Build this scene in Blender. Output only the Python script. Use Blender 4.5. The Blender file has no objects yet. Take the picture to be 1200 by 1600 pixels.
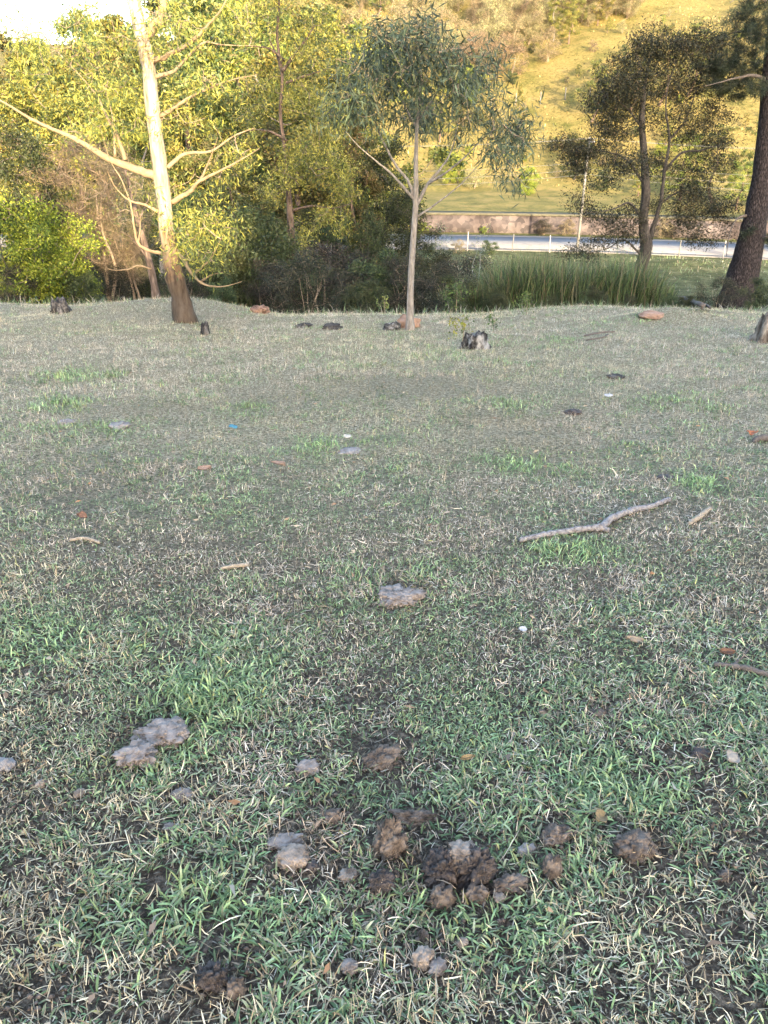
import bpy, math, random
import numpy as np
from mathutils import Vector, Matrix

random.seed(7)
RNG = np.random.default_rng(7)
scene = bpy.context.scene
COL = scene.collection

# ------------------------------------------------------------------ camera
EYE = np.array([0.0, 0.0, 1.5])
PITCH = math.radians(28.0)
FPX = 1200.0                                   # focal length in pixels of the 1200 x 1600 photograph
cam_data = bpy.data.cameras.new("camera")
cam_data.sensor_fit = 'VERTICAL'
cam_data.sensor_height = 24.0
cam_data.lens = 24.0 * FPX / 1600.0
cam_data.clip_start = 0.05
cam_data.clip_end = 3000.0
cam = bpy.data.objects.new("camera", cam_data)
cam.location = EYE
cam.rotation_euler = (math.radians(90.0) - PITCH, 0.0, 0.0)
COL.objects.link(cam)
scene.camera = cam

# ------------------------------------------------------------------ light: low warm sun from behind, slightly right
SUN_EL = math.radians(10.5)
SUN_TRAVEL = np.array([-0.30, 0.954])          # horizontal direction the light travels
world = bpy.data.worlds.new("World")
scene.world = world
world.use_nodes = True
wn = world.node_tree
bg = wn.nodes["Background"]
sky = wn.nodes.new("ShaderNodeTexSky")
sky.sky_type = 'NISHITA'
sky.sun_disc = False
sky.sun_elevation = SUN_EL
sky.sun_rotation = math.atan2(-SUN_TRAVEL[0], -SUN_TRAVEL[1])
sky.altitude = 800.0
sky.air_density = 1.0
sky.dust_density = 6.0
sky.ozone_density = 1.0
wn.links.new(sky.outputs[0], bg.inputs[0])
bg.inputs[1].default_value = 0.15
sun_data = bpy.data.lights.new("sun", 'SUN')
sun_data.energy = 2.0
sun_data.angle = math.radians(0.5)
sun_data.color = (1.0, 0.80, 0.50)
sun = bpy.data.objects.new("sun", sun_data)
sun.rotation_euler = Vector((SUN_TRAVEL[0], SUN_TRAVEL[1], -math.tan(SUN_EL))).to_track_quat('-Z', 'Y').to_euler()
sun.location = (20, -60, 30)
COL.objects.link(sun)
scene.view_settings.view_transform = 'Standard'
scene.view_settings.look = 'None'
scene.view_settings.gamma = 1.0
scene.view_settings.exposure = 3.3
scene.cycles.max_bounces = 6
scene.cycles.diffuse_bounces = 3
scene.cycles.transmission_bounces = 4
scene.cycles.use_denoising = True
scene.cycles.sample_clamp_indirect = 6.0


# ------------------------------------------------------------------ helpers: noise, terrain, pixels
def hash2(ix, iy, seed):
    h = (ix.astype(np.int64) * 374761393 + iy.astype(np.int64) * 668265263 + seed * 974711) & 0xffffffff
    h = ((h ^ (h >> 13)) * 1274126177) & 0xffffffff
    return ((h ^ (h >> 16)) & 0xffff) / 65535.0


def vnoise(x, y, seed=0):
    x = np.asarray(x, float); y = np.asarray(y, float)
    ix = np.floor(x); iy = np.floor(y)
    fx = x - ix; fy = y - iy
    fx = fx * fx * (3 - 2 * fx); fy = fy * fy * (3 - 2 * fy)
    a = hash2(ix, iy, seed); b = hash2(ix + 1, iy, seed)
    c = hash2(ix, iy + 1, seed); d = hash2(ix + 1, iy + 1, seed)
    return (a * (1 - fx) + b * fx) * (1 - fy) + (c * (1 - fx) + d * fx) * fy


def fbm(x, y, seed=0, octaves=3):
    s = 0.0; a = 0.5; t = 0.0
    for o in range(octaves):
        s = s + a * vnoise(np.asarray(x) * 2 ** o, np.asarray(y) * 2 ** o, seed + o * 17); t += a; a *= 0.5
    return s / t


def smooth(a, b, v):
    t = np.clip((np.asarray(v, float) - a) / (b - a), 0, 1)
    return t * t * (3 - 2 * t)


PROF_Y = [-400, 0, 16.2, 18, 22, 28, 40, 60, 65, 77.2, 77.8, 95, 101, 150, 200, 260, 400, 900]
PROF_Z = [56.8, 0, -2.30, -2.78, -3.9, -5.2, -6.7, -8.75, -9.2, -9.2, -7.75, -7.3, -5.9, 14.5, 33, 50, 78, 110]


def road_y(x):
    x = np.asarray(x, float)
    return 71.0 - 0.0062 * np.clip(x, 0, 90) ** 1.95 + 0.05 * np.clip(-x, 0, 400)


def H(x, y):
    x = np.asarray(x, float); y = np.asarray(y, float)
    yy = y - (road_y(x) - 71.0) * smooth(38, 58, y) * (1 - smooth(110, 170, y))
    yy = yy + 2.4 * (fbm(x * 0.22 + 11, x * 0.0 + 4.0, 88, 3) - 0.5) * smooth(9, 15, y) * (1 - smooth(21, 28, y))
    w = (0.9 + 0.03 * np.abs(yy)) * (1 - smooth(50, 60, yy) * (1 - smooth(96, 104, yy)) * 0.93)
    z = 0.0
    for o in (-1, -0.6, -0.2, 0.2, 0.6, 1):
        z = z + np.interp(yy + o * w, PROF_Y, PROF_Z)
    z = z / 6.0
    # the far hill is lower towards the left
    hill = np.clip(z + 7.3, 0, None) * smooth(97, 101, yy)
    z = z - hill * 0.62 * (1 - smooth(-62, -14, x))
    # the slope behind the photographer, towards the sun
    t = x * 0.30 - y * 0.954
    z = z + 0.079 * np.clip(t - 6, 0, 66) * smooth(4, -4, y)
    # undulation
    keep = 1 - smooth(56, 62, yy) * (1 - smooth(79, 86, yy))
    near = (0.10 * (fbm(x * 0.55 + 3, y * 0.55, 3, 3) - 0.5) + 0.05 * smooth(3, 8, y) * (fbm(x * 1.7, y * 1.7, 13, 2) - 0.5)) * smooth(0.5, 3.5, np.hypot(x, y))
    far = (fbm(x * 0.09, y * 0.09, 9, 3) - 0.5) * (0.9 * smooth(17, 30, y) + 1.8 * smooth(100, 130, y) + 1.0 * smooth(-8, -30, y))
    bump = 0.22 * np.exp(-(((x + 4.2) / 1.5) ** 2 + ((y - 15.6) / 0.9) ** 2))
    bump = bump + 0.20 * np.exp(-(((x - 5.1) / 0.8) ** 2 + ((y - 13.6) / 0.5) ** 2))
    dirt = 0.8 * np.exp(-(((x - 17.5) / 4.0) ** 2 + ((y - 47) / 3.5) ** 2)) 
    return z + (near + far) * keep + bump + dirt


CP, SP = math.cos(PITCH), math.sin(PITCH)


def ray(px, py):
    u = (px - 600.0) / FPX; v = (800.0 - py) / FPX
    return np.array([u, CP + v * SP, -SP + v * CP])


def at(px, py, Y):
    """the point on the pixel's ray that lies Y metres in front of the photographer"""
    d = ray(px, py)
    return EYE + d * (Y / d[1])


def on_ground(px, py, tmin=0.3, tmax=400.0):
    d = ray(px, py)
    ts = np.geomspace(tmin, tmax, 1600)
    P = EYE[None] + ts[:, None] * d[None]
    g = P[:, 2] - H(P[:, 0], P[:, 1])
    k = np.argmax(g < 0)
    a, b = ts[k - 1], ts[k]
    for _ in range(24):
        m = 0.5 * (a + b); p = EYE + m * d
        if p[2] - float(H(p[0], p[1])) < 0: b = m
        else: a = m
    p = EYE + b * d
    return np.array([p[0], p[1], float(H(p[0], p[1]))])


def mpp(p):
    """metres per photo pixel at a point"""
    d = np.asarray(p) - EYE
    return (d[1] * CP - d[2] * SP) / FPX


# ------------------------------------------------------------------ helpers: meshes
def new_mesh(name, verts, faces, mat, cols=None, smooth_shade=False):
    """faces: list of int arrays (n,k); one array per polygon size"""
    verts = np.ascontiguousarray(verts, dtype=np.float32)
    faces = [np.ascontiguousarray(f, dtype=np.int32) for f in (faces if isinstance(faces, list) else [faces]) if len(f)]
    me = bpy.data.meshes.new(name)
    me.vertices.add(len(verts))
    me.vertices.foreach_set("co", verts.ravel())
    nl = sum(f.size for f in faces); npoly = sum(len(f) for f in faces)
    me.loops.add(nl); me.polygons.add(npoly)
    me.loops.foreach_set("vertex_index", np.concatenate([f.ravel() for f in faces]))
    tot = np.concatenate([np.full(len(f), f.shape[1], np.int32) for f in faces])
    me.polygons.foreach_set("loop_start", np.concatenate([[0], np.cumsum(tot)[:-1]]).astype(np.int32))
    if smooth_shade:
        me.polygons.foreach_set("use_smooth", np.ones(npoly, dtype=bool))
    if cols is not None:
        c = np.ones((len(verts), 4), np.float32); c[:, :3] = cols
        at_ = me.attributes.new("Col", 'FLOAT_COLOR', 'POINT')
        at_.data.foreach_set("color", c.ravel())
    me.update(calc_edges=True)
    me.validate()
    if mat is not None:
        me.materials.append(mat)
    return me


def link(name, me, parent=None, loc=None):
    o = bpy.data.objects.new(name, me)
    COL.objects.link(o)
    if parent is not None: o.parent = parent
    if loc is not None: o.location = loc
    return o


def tag(o, label=None, cat=None, group=None, kind=None):
    if label: o["label"] = label
    if cat: o["category"] = cat
    if group: o["group"] = group
    if kind: o["kind"] = kind
    return o


def empty(name, loc, label, cat, group=None):
    o = bpy.data.objects.new(name, None)
    o.empty_display_size = 0.2
    COL.objects.link(o)
    o.location = loc
    return tag(o, label, cat, group)


def copy_thing(root, loc, rz=0.0, scale=1.0, label=None, group=None):
    r = root.copy(); COL.objects.link(r)
    r.location = loc; r.rotation_euler = (0, 0, rz)
    r.scale = (scale,) * 3 if np.isscalar(scale) else scale
    if label: r["label"] = label
    if group: r["group"] = group
    for ch in list(root.children):
        c = ch.copy(); COL.objects.link(c); c.parent = r
    return r


def catmull(pts, rad, n=5):
    pts = np.asarray(pts, float); rad = np.asarray(rad, float)
    if len(pts) < 3: n = max(n, 3)
    P = np.vstack([2 * pts[0] - pts[1], pts, 2 * pts[-1] - pts[-2]])
    out = []; ro = []
    for i in range(len(pts) - 1):
        p0, p1, p2, p3 = P[i:i + 4]
        for k in range(n):
            t = k / n
            out.append(0.5 * ((2 * p1) + (-p0 + p2) * t + (2 * p0 - 5 * p1 + 4 * p2 - p3) * t * t + (-p0 + 3 * p1 - 3 * p2 + p3) * t ** 3))
            ro.append(rad[i] * (1 - t) + rad[i + 1] * t)
    out.append(pts[-1]); ro.append(rad[-1])
    return np.array(out), np.array(ro)


class Geo:
    """collects tubes, leaves and solids as arrays"""
    def __init__(self):
        self.v = []; self.q = []; self.t = []; self.c = []; self.n = 0

    def add(self, v, q=None, t=None, c=None):
        v = np.asarray(v, float)
        self.v.append(v)
        if q is not None and len(q): self.q.append(np.asarray(q) + self.n)
        if t is not None and len(t): self.t.append(np.asarray(t) + self.n)
        if c is not None: self.c.append(np.broadcast_to(np.asarray(c, float), (len(v), 3)))
        self.n += len(v)

    def tube(self, pts, rad, sides=6, lump=0.0, cap=True, seed=0, c=None):
        pts = np.asarray(pts, float); rad = np.asarray(rad, float)
        n = len(pts)
        tan = np.gradient(pts, axis=0)
        tan /= np.linalg.norm(tan, axis=1, keepdims=True) + 1e-9
        ref = np.array([0, 1, 0.0]) if abs(tan[0, 1]) < 0.8 else np.array([1.0, 0, 0])
        a = np.cross(tan, ref); a /= np.linalg.norm(a, axis=1, keepdims=True) + 1e-9
        b = np.cross(tan, a)
        ang = np.arange(sides) * 2 * math.pi / sides
        rr = rad[:, None] * np.ones((1, sides))
        if lump:
            i = np.arange(n)[:, None]; k = np.arange(sides)[None]
            rr = rr * (1 + lump * (vnoise(i * 0.6, k * 1.0, seed) - 0.5) * 2)
        v = pts[:, None] + rr[..., None] * (np.cos(ang)[None, :, None] * a[:, None] + np.sin(ang)[None, :, None] * b[:, None])
        idx = np.arange(n * sides).reshape(n, sides)
        nx = np.roll(idx, -1, axis=1)
        q = np.stack([idx[:-1], nx[:-1], nx[1:], idx[1:]], -1).reshape(-1, 4)
        v = v.reshape(-1, 3)
        t = None
        if cap:
            v = np.vstack([v, pts[-1] + tan[-1] * rad[-1] * 0.4, pts[0]])
            e = idx[-1]; s = idx[0]; m = n * sides
            t = np.vstack([np.stack([e, np.roll(e, -1), np.full(sides, m)], -1),
                           np.stack([np.roll(s, -1), s, np.full(sides, m + 1)], -1)])
        self.add(v, q, t, c)

    def mesh(self, name, mat, smooth_shade=True):
        v = np.vstack(self.v)
        f = []
        if self.t: f.append(np.vstack(self.t))
        if self.q: f.append(np.vstack(self.q))
        c = np.vstack(self.c) if self.c else None
        return new_mesh(name, v, f, mat, c, smooth_shade)


def unit(v):
    return v / (np.linalg.norm(v, axis=-1, keepdims=True) + 1e-9)


def leaf_quads(base, direc, length, width, cols, rng, curl=0.15):
    """diamond leaves (N): returns verts (4N,3), quads, colours (4N,3)"""
    n = len(base)
    d = unit(direc)
    r = unit(rng.normal(size=(n, 3)))
    s = unit(np.cross(d, r))
    up = np.cross(s, d)
    L = np.asarray(length).reshape(-1, 1) * np.ones((n, 1)); W = np.asarray(width).reshape(-1, 1) * np.ones((n, 1))
    v = np.empty((n, 4, 3))
    v[:, 0] = base
    v[:, 1] = base + d * L * 0.45 + s * W * 0.5 + up * L * curl * 0.5
    v[:, 2] = base + d * L - up * L * curl * 0.5
    v[:, 3] = base + d * L * 0.45 - s * W * 0.5 + up * L * curl * 0.5
    q = np.arange(4 * n).reshape(n, 4)
    return v.reshape(-1, 3), q, np.repeat(cols, 4, axis=0)


# ------------------------------------------------------------------ helpers: materials
def nodes(m):
    m.use_nodes = True
    nt = m.node_tree
    return nt, nt.nodes, nt.links, nt.nodes["Principled BSDF"]


def ramp(N, stops):
    r = N.new("ShaderNodeValToRGB")
    el = r.color_ramp.elements
    while len(el) > 1: el.remove(el[-1])
    for i, (p, c) in enumerate(stops):
        e = el[0] if i == 0 else el.new(p)
        e.position = p; e.color = (*c, 1)
    return r


def leaf_material(name, tint=(1, 1, 1), translucent=0.20, vary=0.26, rough=0.55):
    m = bpy.data.materials.new(name)
    nt, N, L, b = nodes(m)
    at_ = N.new("ShaderNodeAttribute"); at_.attribute_name = "Col"
    oi = N.new("ShaderNodeObjectInfo")
    hs = N.new("ShaderNodeHueSaturation")
    mr = N.new("ShaderNodeMapRange")
    mr.inputs["To Min"].default_value = 0.5 - vary * 0.16; mr.inputs["To Max"].default_value = 0.5 + vary * 0.16
    L.new(oi.outputs["Random"], mr.inputs["Value"]); L.new(mr.outputs[0], hs.inputs["Hue"])
    mv = N.new("ShaderNodeMapRange")
    mv.inputs["To Min"].default_value = 1 - vary; mv.inputs["To Max"].default_value = 1 + vary
    L.new(oi.outputs["Random"], mv.inputs["Value"]); L.new(mv.outputs[0], hs.inputs["Value"])
    L.new(at_.outputs["Color"], hs.inputs["Color"])
    L.new(hs.outputs[0], b.inputs["Base Color"])
    b.inputs["Roughness"].default_value = rough
    b.inputs["Specular IOR Level"].default_value = 0.3
    tr = N.new("ShaderNodeBsdfTranslucent"); L.new(hs.outputs[0], tr.inputs["Color"])
    mx = N.new("ShaderNodeMixShader"); mx.inputs[0].default_value = translucent
    L.new(b.outputs[0], mx.inputs[1]); L.new(tr.outputs[0], mx.inputs[2])
    L.new(mx.outputs[0], N["Material Output"].inputs[0])
    return m


def bark_material(name, stops, scale=(14, 14, 3), bump=0.5, dist=0.02, fine=8.0, zramp=None, rough=0.9, wave=False):
    """noise-driven bark; zramp = (z0, z1, colour ramp stops) mixes in bark that changes up the trunk"""
    m = bpy.data.materials.new(name)
    nt, N, L, b = nodes(m)
    tc = N.new("ShaderNodeTexCoord")
    mp = N.new("ShaderNodeMapping"); mp.inputs["Scale"].default_value = scale
    L.new(tc.outputs["Object"], mp.inputs[0])
    if wave:
        ns = N.new("ShaderNodeTexVoronoi"); ns.feature = 'DISTANCE_TO_EDGE'; ns.inputs["Scale"].default_value = 1.0
        fac = ns.outputs["Distance"]
        dn = N.new("ShaderNodeTexNoise"); dn.inputs["Scale"].default_value = 1.5
        L.new(mp.outputs[0], dn.inputs["Vector"])
        va = N.new("ShaderNodeVectorMath"); va.operation = 'MULTIPLY_ADD'
        va.inputs[1].default_value = (0.9, 0.9, 0.9)
        L.new(dn.outputs["Color"], va.inputs[0]); L.new(mp.outputs[0], va.inputs[2]); L.new(va.outputs[0], ns.inputs["Vector"])
    else:
        ns = N.new("ShaderNodeTexNoise"); ns.inputs["Scale"].default_value = 1.0; ns.inputs["Detail"].default_value = fine
        ns.inputs["Roughness"].default_value = 0.65
        L.new(mp.outputs[0], ns.inputs["Vector"])
        fac = ns.outputs["Fac"]
    rp = ramp(N, stops); L.new(fac, rp.inputs[0])
    colour = rp.outputs[0]
    if zramp:
        z0, z1, zst = zramp
        sx = N.new("ShaderNodeSeparateXYZ"); L.new(tc.outputs["Object"], sx.inputs[0])
        big = N.new("ShaderNodeTexNoise"); big.inputs["Scale"].default_value = 3.0; big.inputs["Detail"].default_value = 9
        L.new(tc.outputs["Object"], big.inputs["Vector"])
        ad = N.new("ShaderNodeMath"); ad.operation = 'MULTIPLY_ADD'; ad.inputs[1].default_value = 1.3
        L.new(big.outputs["Fac"], ad.inputs[0]); L.new(sx.outputs["Z"], ad.inputs[2])
        mr = N.new("ShaderNodeMapRange"); mr.inputs["From Min"].default_value = z0 + 0.65; mr.inputs["From Max"].default_value = z1 + 0.65
        L.new(ad.outputs[0], mr.inputs["Value"])
        zr = ramp(N, zst); L.new(mr.outputs[0], zr.inputs[0])
        ml = N.new("ShaderNodeMix"); ml.data_type = 'RGBA'; ml.blend_type = 'MULTIPLY'; ml.inputs[0].default_value = 1.0
        L.new(colour, ml.inputs[6]); L.new(zr.outputs[0], ml.inputs[7])
        colour = ml.outputs[2]
    L.new(colour, b.inputs["Base Color"])
    b.inputs["Roughness"].default_value = rough
    b.inputs["Specular IOR Level"].default_value = 0.2
    bp = N.new("ShaderNodeBump"); bp.inputs["Strength"].default_value = bump; bp.inputs["Distance"].default_value = dist
    L.new(fac, bp.inputs["Height"]); L.new(bp.outputs[0], b.inputs["Normal"])
    return m


def plain_noise_material(name, stops, scale=6.0, bump=0.4, dist=0.01, rough=0.9, detail=8, spec=0.2):
    m = bpy.data.materials.new(name)
    nt, N, L, b = nodes(m)
    tc = N.new("ShaderNodeTexCoord")
    oi = N.new("ShaderNodeObjectInfo")
    va = N.new("ShaderNodeVectorMath"); va.operation = 'ADD'
    L.new(tc.outputs["Object"], va.inputs[0])
    vm = N.new("ShaderNodeVectorMath"); vm.operation = 'SCALE'; vm.inputs[3].default_value = 37.0
    cb = N.new("ShaderNodeCombineXYZ")
    for i in range(3): L.new(oi.outputs["Random"], cb.inputs[i])
    L.new(cb.outputs[0], vm.inputs[0]); L.new(vm.outputs[0], va.inputs[1])
    ns = N.new("ShaderNodeTexNoise"); ns.inputs["Scale"].default_value = scale; ns.inputs["Detail"].default_value = detail
    ns.inputs["Roughness"].default_value = 0.65
    L.new(va.outputs[0], ns.inputs["Vector"])
    rp = ramp(N, stops); L.new(ns.outputs["Fac"], rp.inputs[0])
    L.new(rp.outputs[0], b.inputs["Base Color"])
    b.inputs["Roughness"].default_value = rough; b.inputs["Specular IOR Level"].default_value = spec
    bp = N.new("ShaderNodeBump"); bp.inputs["Strength"].default_value = bump; bp.inputs["Distance"].default_value = dist
    L.new(ns.outputs["Fac"], bp.inputs["Height"]); L.new(bp.outputs[0], b.inputs["Normal"])
    return m


M = {}
M["leaf"] = leaf_material("leaf")
M["leaf_lime"] = leaf_material("leaf_lime", vary=0.06)
M["grass"] = leaf_material("grass_blade", translucent=0.10, vary=0.0, rough=0.6)
M["dry_leaf"] = leaf_material("dry_leaf", translucent=0.1, vary=0.0, rough=0.8)
M["bark_eucalyptus"] = bark_material("bark_eucalyptus", [(0.32, (0.11, 0.085, 0.06)), (0.46, (0.27, 0.225, 0.165)), (0.66, (0.37, 0.33, 0.27))], (16, 16, 3.0), 0.9, 0.01, 5,
    zramp=(0.05, 3.1, [(0.0, (0.20, 0.175, 0.17)), (0.24, (0.30, 0.25, 0.23)), (0.275, (0.62, 0.46, 0.36)), (0.46, (0.78, 0.62, 0.50)), (0.53, (0.95, 0.90, 0.82)), (1.0, (0.98, 0.95, 0.90))]), rough=0.7)
M["bark_limb"] = bark_material("bark_limb", [(0.3, (0.15, 0.105, 0.062)), (0.6, (0.26, 0.19, 0.12))], (8, 8, 8), 0.2, 0.01)
M["bark_brown"] = bark_material("bark_brown", [(0.3, (0.03, 0.022, 0.018)), (0.5, (0.10, 0.07, 0.055)), (0.72, (0.22, 0.16, 0.125))], (16, 16, 3), 0.8, 0.03)
M["bark_grey"] = bark_material("bark_grey", [(0.3, (0.09, 0.078, 0.07)), (0.5, (0.20, 0.175, 0.155)), (0.75, (0.32, 0.29, 0.26))], (26, 26, 7), 0.4, 0.01)
M["bark_dark"] = bark_material("bark_dark", [(0.3, (0.02, 0.018, 0.017)), (0.55, (0.06, 0.052, 0.047)), (0.8, (0.12, 0.105, 0.092))], (22, 22, 6), 0.7, 0.02)
M["bark_pine"] = bark_material("bark_pine", [(0.0, (0.010, 0.008, 0.008)), (0.12, (0.032, 0.025, 0.025)), (0.45, (0.085, 0.067, 0.065)), (1.0, (0.15, 0.122, 0.118))], (20, 20, 5), 1.0, 0.05, wave=True)
M["twig"] = bark_material("twig", [(0.3, (0.16, 0.12, 0.09)), (0.7, (0.32, 0.25, 0.18))], (20, 20, 20), 0.2, 0.01)
M["twig_dark"] = bark_material("twig_dark", [(0.3, (0.06, 0.05, 0.045)), (0.7, (0.14, 0.115, 0.10))], (20, 20, 20), 0.2, 0.01)
M["twig_pale"] = bark_material("twig_pale", [(0.3, (0.20, 0.15, 0.105)), (0.7, (0.32, 0.25, 0.18))], (20, 20, 20), 0.2, 0.01)
M["twig_white"] = bark_material("twig_white", [(0.3, (0.28, 0.27, 0.25)), (0.7, (0.42, 0.41, 0.39))], (20, 20, 20), 0.2, 0.01)


# ------------------------------------------------------------------ ground
def ground_material():
    m = bpy.data.materials.new("ground_turf")
    nt, N, L, b = nodes(m)
    geo = N.new("ShaderNodeNewGeometry")
    sx = N.new("ShaderNodeSeparateXYZ"); L.new(geo.outputs["Position"], sx.inputs[0])

    def noise(scale, detail=6, rough=0.6):
        n = N.new("ShaderNodeTexNoise"); n.inputs["Scale"].default_value = scale; n.inputs["Detail"].default_value = detail
        n.inputs["Roughness"].default_value = rough
        L.new(geo.outputs["Position"], n.inputs["Vector"]); return n

    def mix(fac, a, c):
        x = N.new("ShaderNodeMix"); x.data_type = 'RGBA'
        L.new(fac, x.inputs[0]); L.new(a, x.inputs[6]); L.new(c, x.inputs[7]); return x.outputs[2]
    # near: dark soil with thatch
    n1 = noise(55, 8, 0.7)
    soil = ramp(N, [(0.30, (0.022, 0.017, 0.014)), (0.48, (0.065, 0.052, 0.040)), (0.60, (0.16, 0.13, 0.10)), (0.75, (0.32, 0.27, 0.21))]); L.new(n1.outputs[0], soil.inputs[0])
    n2 = noise(38, 8, 0.7)
    mid = ramp(N, [(0.30, (0.05, 0.045, 0.03)), (0.45, (0.15, 0.135, 0.09)), (0.58, (0.34, 0.30, 0.21)), (0.75, (0.52, 0.46, 0.35))]); L.new(n2.outputs[0], mid.inputs[0])
    mr = N.new("ShaderNodeMapRange"); mr.inputs["From Min"].default_value = 2.0; mr.inputs["From Max"].default_value = 5.5
    L.new(sx.outputs["Y"], mr.inputs["Value"])
    c = mix(mr.outputs[0], soil.outputs[0], mid.outputs[0])
    # beyond the crest: damp rough slope
    n3 = noise(1.6, 8, 0.7)
    rough = ramp(N, [(0.3, (0.035, 0.04, 0.018)), (0.5, (0.08, 0.085, 0.035)), (0.62, (0.15, 0.14, 0.07)), (0.78, (0.25, 0.19, 0.12))]); L.new(n3.outputs[0], rough.inputs[0])
    mr2 = N.new("ShaderNodeMapRange"); mr2.inputs["From Min"].default_value = 16.0; mr2.inputs["From Max"].default_value = 20.0
    L.new(sx.outputs["Y"], mr2.inputs["Value"])
    c = mix(mr2.outputs[0], c, rough.outputs[0])
    # far: dry golden pasture on the hill
    n4 = noise(0.22, 10, 0.72)
    past = ramp(N, [(0.28, (0.05, 0.06, 0.014)), (0.40, (0.125, 0.11, 0.036)), (0.52, (0.19, 0.147, 0.054)), (0.66, (0.225, 0.168, 0.068)), (0.80, (0.20, 0.115, 0.050))]); L.new(n4.outputs[0], past.inputs[0])
    n5 = noise(2.6, 8, 0.75)
    sp = ramp(N, [(0.36, (0.30, 0.34, 0.22)), (0.5, (0.92, 0.94, 0.9)), (0.75, (1.15, 1.12, 1.05))]); L.new(n5.outputs[0], sp.inputs[0])
    mu = N.new("ShaderNodeMix"); mu.data_type = 'RGBA'; mu.blend_type = 'MULTIPLY'; mu.inputs[0].default_value = 0.85
    L.new(past.outputs[0], mu.inputs[6]); L.new(sp.outputs[0], mu.inputs[7])
    mr3 = N.new("ShaderNodeMapRange"); mr3.inputs["From Min"].default_value = 92.0; mr3.inputs["From Max"].default_value = 100.0
    L.new(sx.outputs["Y"], mr3.inputs["Value"])
    # lawn behind the wall
    n6 = noise(0.5, 8, 0.7)
    lawn = ramp(N, [(0.3, (0.07, 0.075, 0.028)), (0.48, (0.14, 0.125, 0.045)), (0.6, (0.20, 0.16, 0.062)), (0.8, (0.24, 0.17, 0.08))]); L.new(n6.outputs[0], lawn.inputs[0])
    mr4 = N.new("ShaderNodeMapRange"); mr4.inputs["From Min"].default_value = 75.0; mr4.inputs["From Max"].default_value = 77.0
    L.new(sx.outputs["Y"], mr4.inputs["Value"])
    c = mix(mr4.outputs[0], c, lawn.outputs[0])
    c = mix(mr3.outputs[0], c, mu.outputs[2])
    L.new(c, b.inputs["Base Color"])
    b.inputs["Roughness"].default_value = 0.95; b.inputs["Specular IOR Level"].default_value = 0.1
    bp = N.new("ShaderNodeBump"); bp.inputs["Strength"].default_value = 0.9; bp.inputs["Distance"].default_value = 0.02
    L.new(n1.outputs[0], bp.inputs["Height"])
    bp2 = N.new("ShaderNodeBump"); bp2.inputs["Strength"].default_value = 0.6; bp2.inputs["Distance"].default_value = 0.25
    L.new(n5.outputs[0], bp2.inputs["Height"]); L.new(bp.outputs[0], bp2.inputs["Normal"])
    L.new(bp2.outputs[0], b.inputs["Normal"])
    return m


def axis(segs):
    out = []
    for a, b_, step in segs:
        out.append(np.arange(a, b_, step))
    out.append([segs[-1][1]])
    return np.concatenate(out)


gx = axis([(-900, -200, 50), (-200, -60, 7), (-60, -14, 1.4), (-14, 14, 0.16), (14, 60, 1.4), (60, 200, 7), (200, 900, 50)])
gy = axis([(-500, -120, 20), (-120, -20, 3), (-20, -1, 0.6), (-1, 19, 0.16), (19, 60, 0.8), (60, 100, 0.55), (100, 170, 2.2), (170, 300, 8), (300, 900, 40)])
GX, GY = np.meshgrid(gx, gy)
gv = np.stack([GX, GY, H(GX, GY)], -1).reshape(-1, 3)
gi = np.arange(len(gv)).reshape(GX.shape)
gq = np.stack([gi[:-1, :-1], gi[:-1, 1:], gi[1:, 1:], gi[1:, :-1]], -1).reshape(-1, 4)
tag(link("ground", new_mesh("ground", gv, gq, ground_material(), None, True)), kind="structure")


# ------------------------------------------------------------------ road, wall, fence, pole
def ribbon(name, off0, off1, z, x0, x1, step, mat, thick=0.0):
    xs = np.arange(x0, x1 + 0.01, step)
    yc = road_y(xs); dy = np.gradient(yc, xs)
    nx, ny = -dy / np.sqrt(1 + dy ** 2), 1 / np.sqrt(1 + dy ** 2)
    zz = np.full(len(xs), z)
    a = np.stack([xs + nx * off0, yc + ny * off0, zz], -1); b_ = np.stack([xs + nx * off1, yc + ny * off1, zz], -1)
    n = len(xs); i = np.arange(n - 1)
    if thick == 0:
        v = np.vstack([a, b_]); q = np.stack([i, i + 1, i + 1 + n, i + n], -1)
    else:
        dn = np.array([0, 0, thick])
        v = np.vstack([a, b_, b_ - dn, a - dn])
        q = np.vstack([np.stack([i + k * n, i + 1 + k * n, i + 1 + ((k + 1) % 4) * n, i + ((k + 1) % 4) * n], -1) for k in range(4)]
                      + [[[0, n, 2 * n, 3 * n]], [[n - 1, 4 * n - 1, 3 * n - 1, 2 * n - 1]]])
    return new_mesh(name, v, q, mat)


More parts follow.
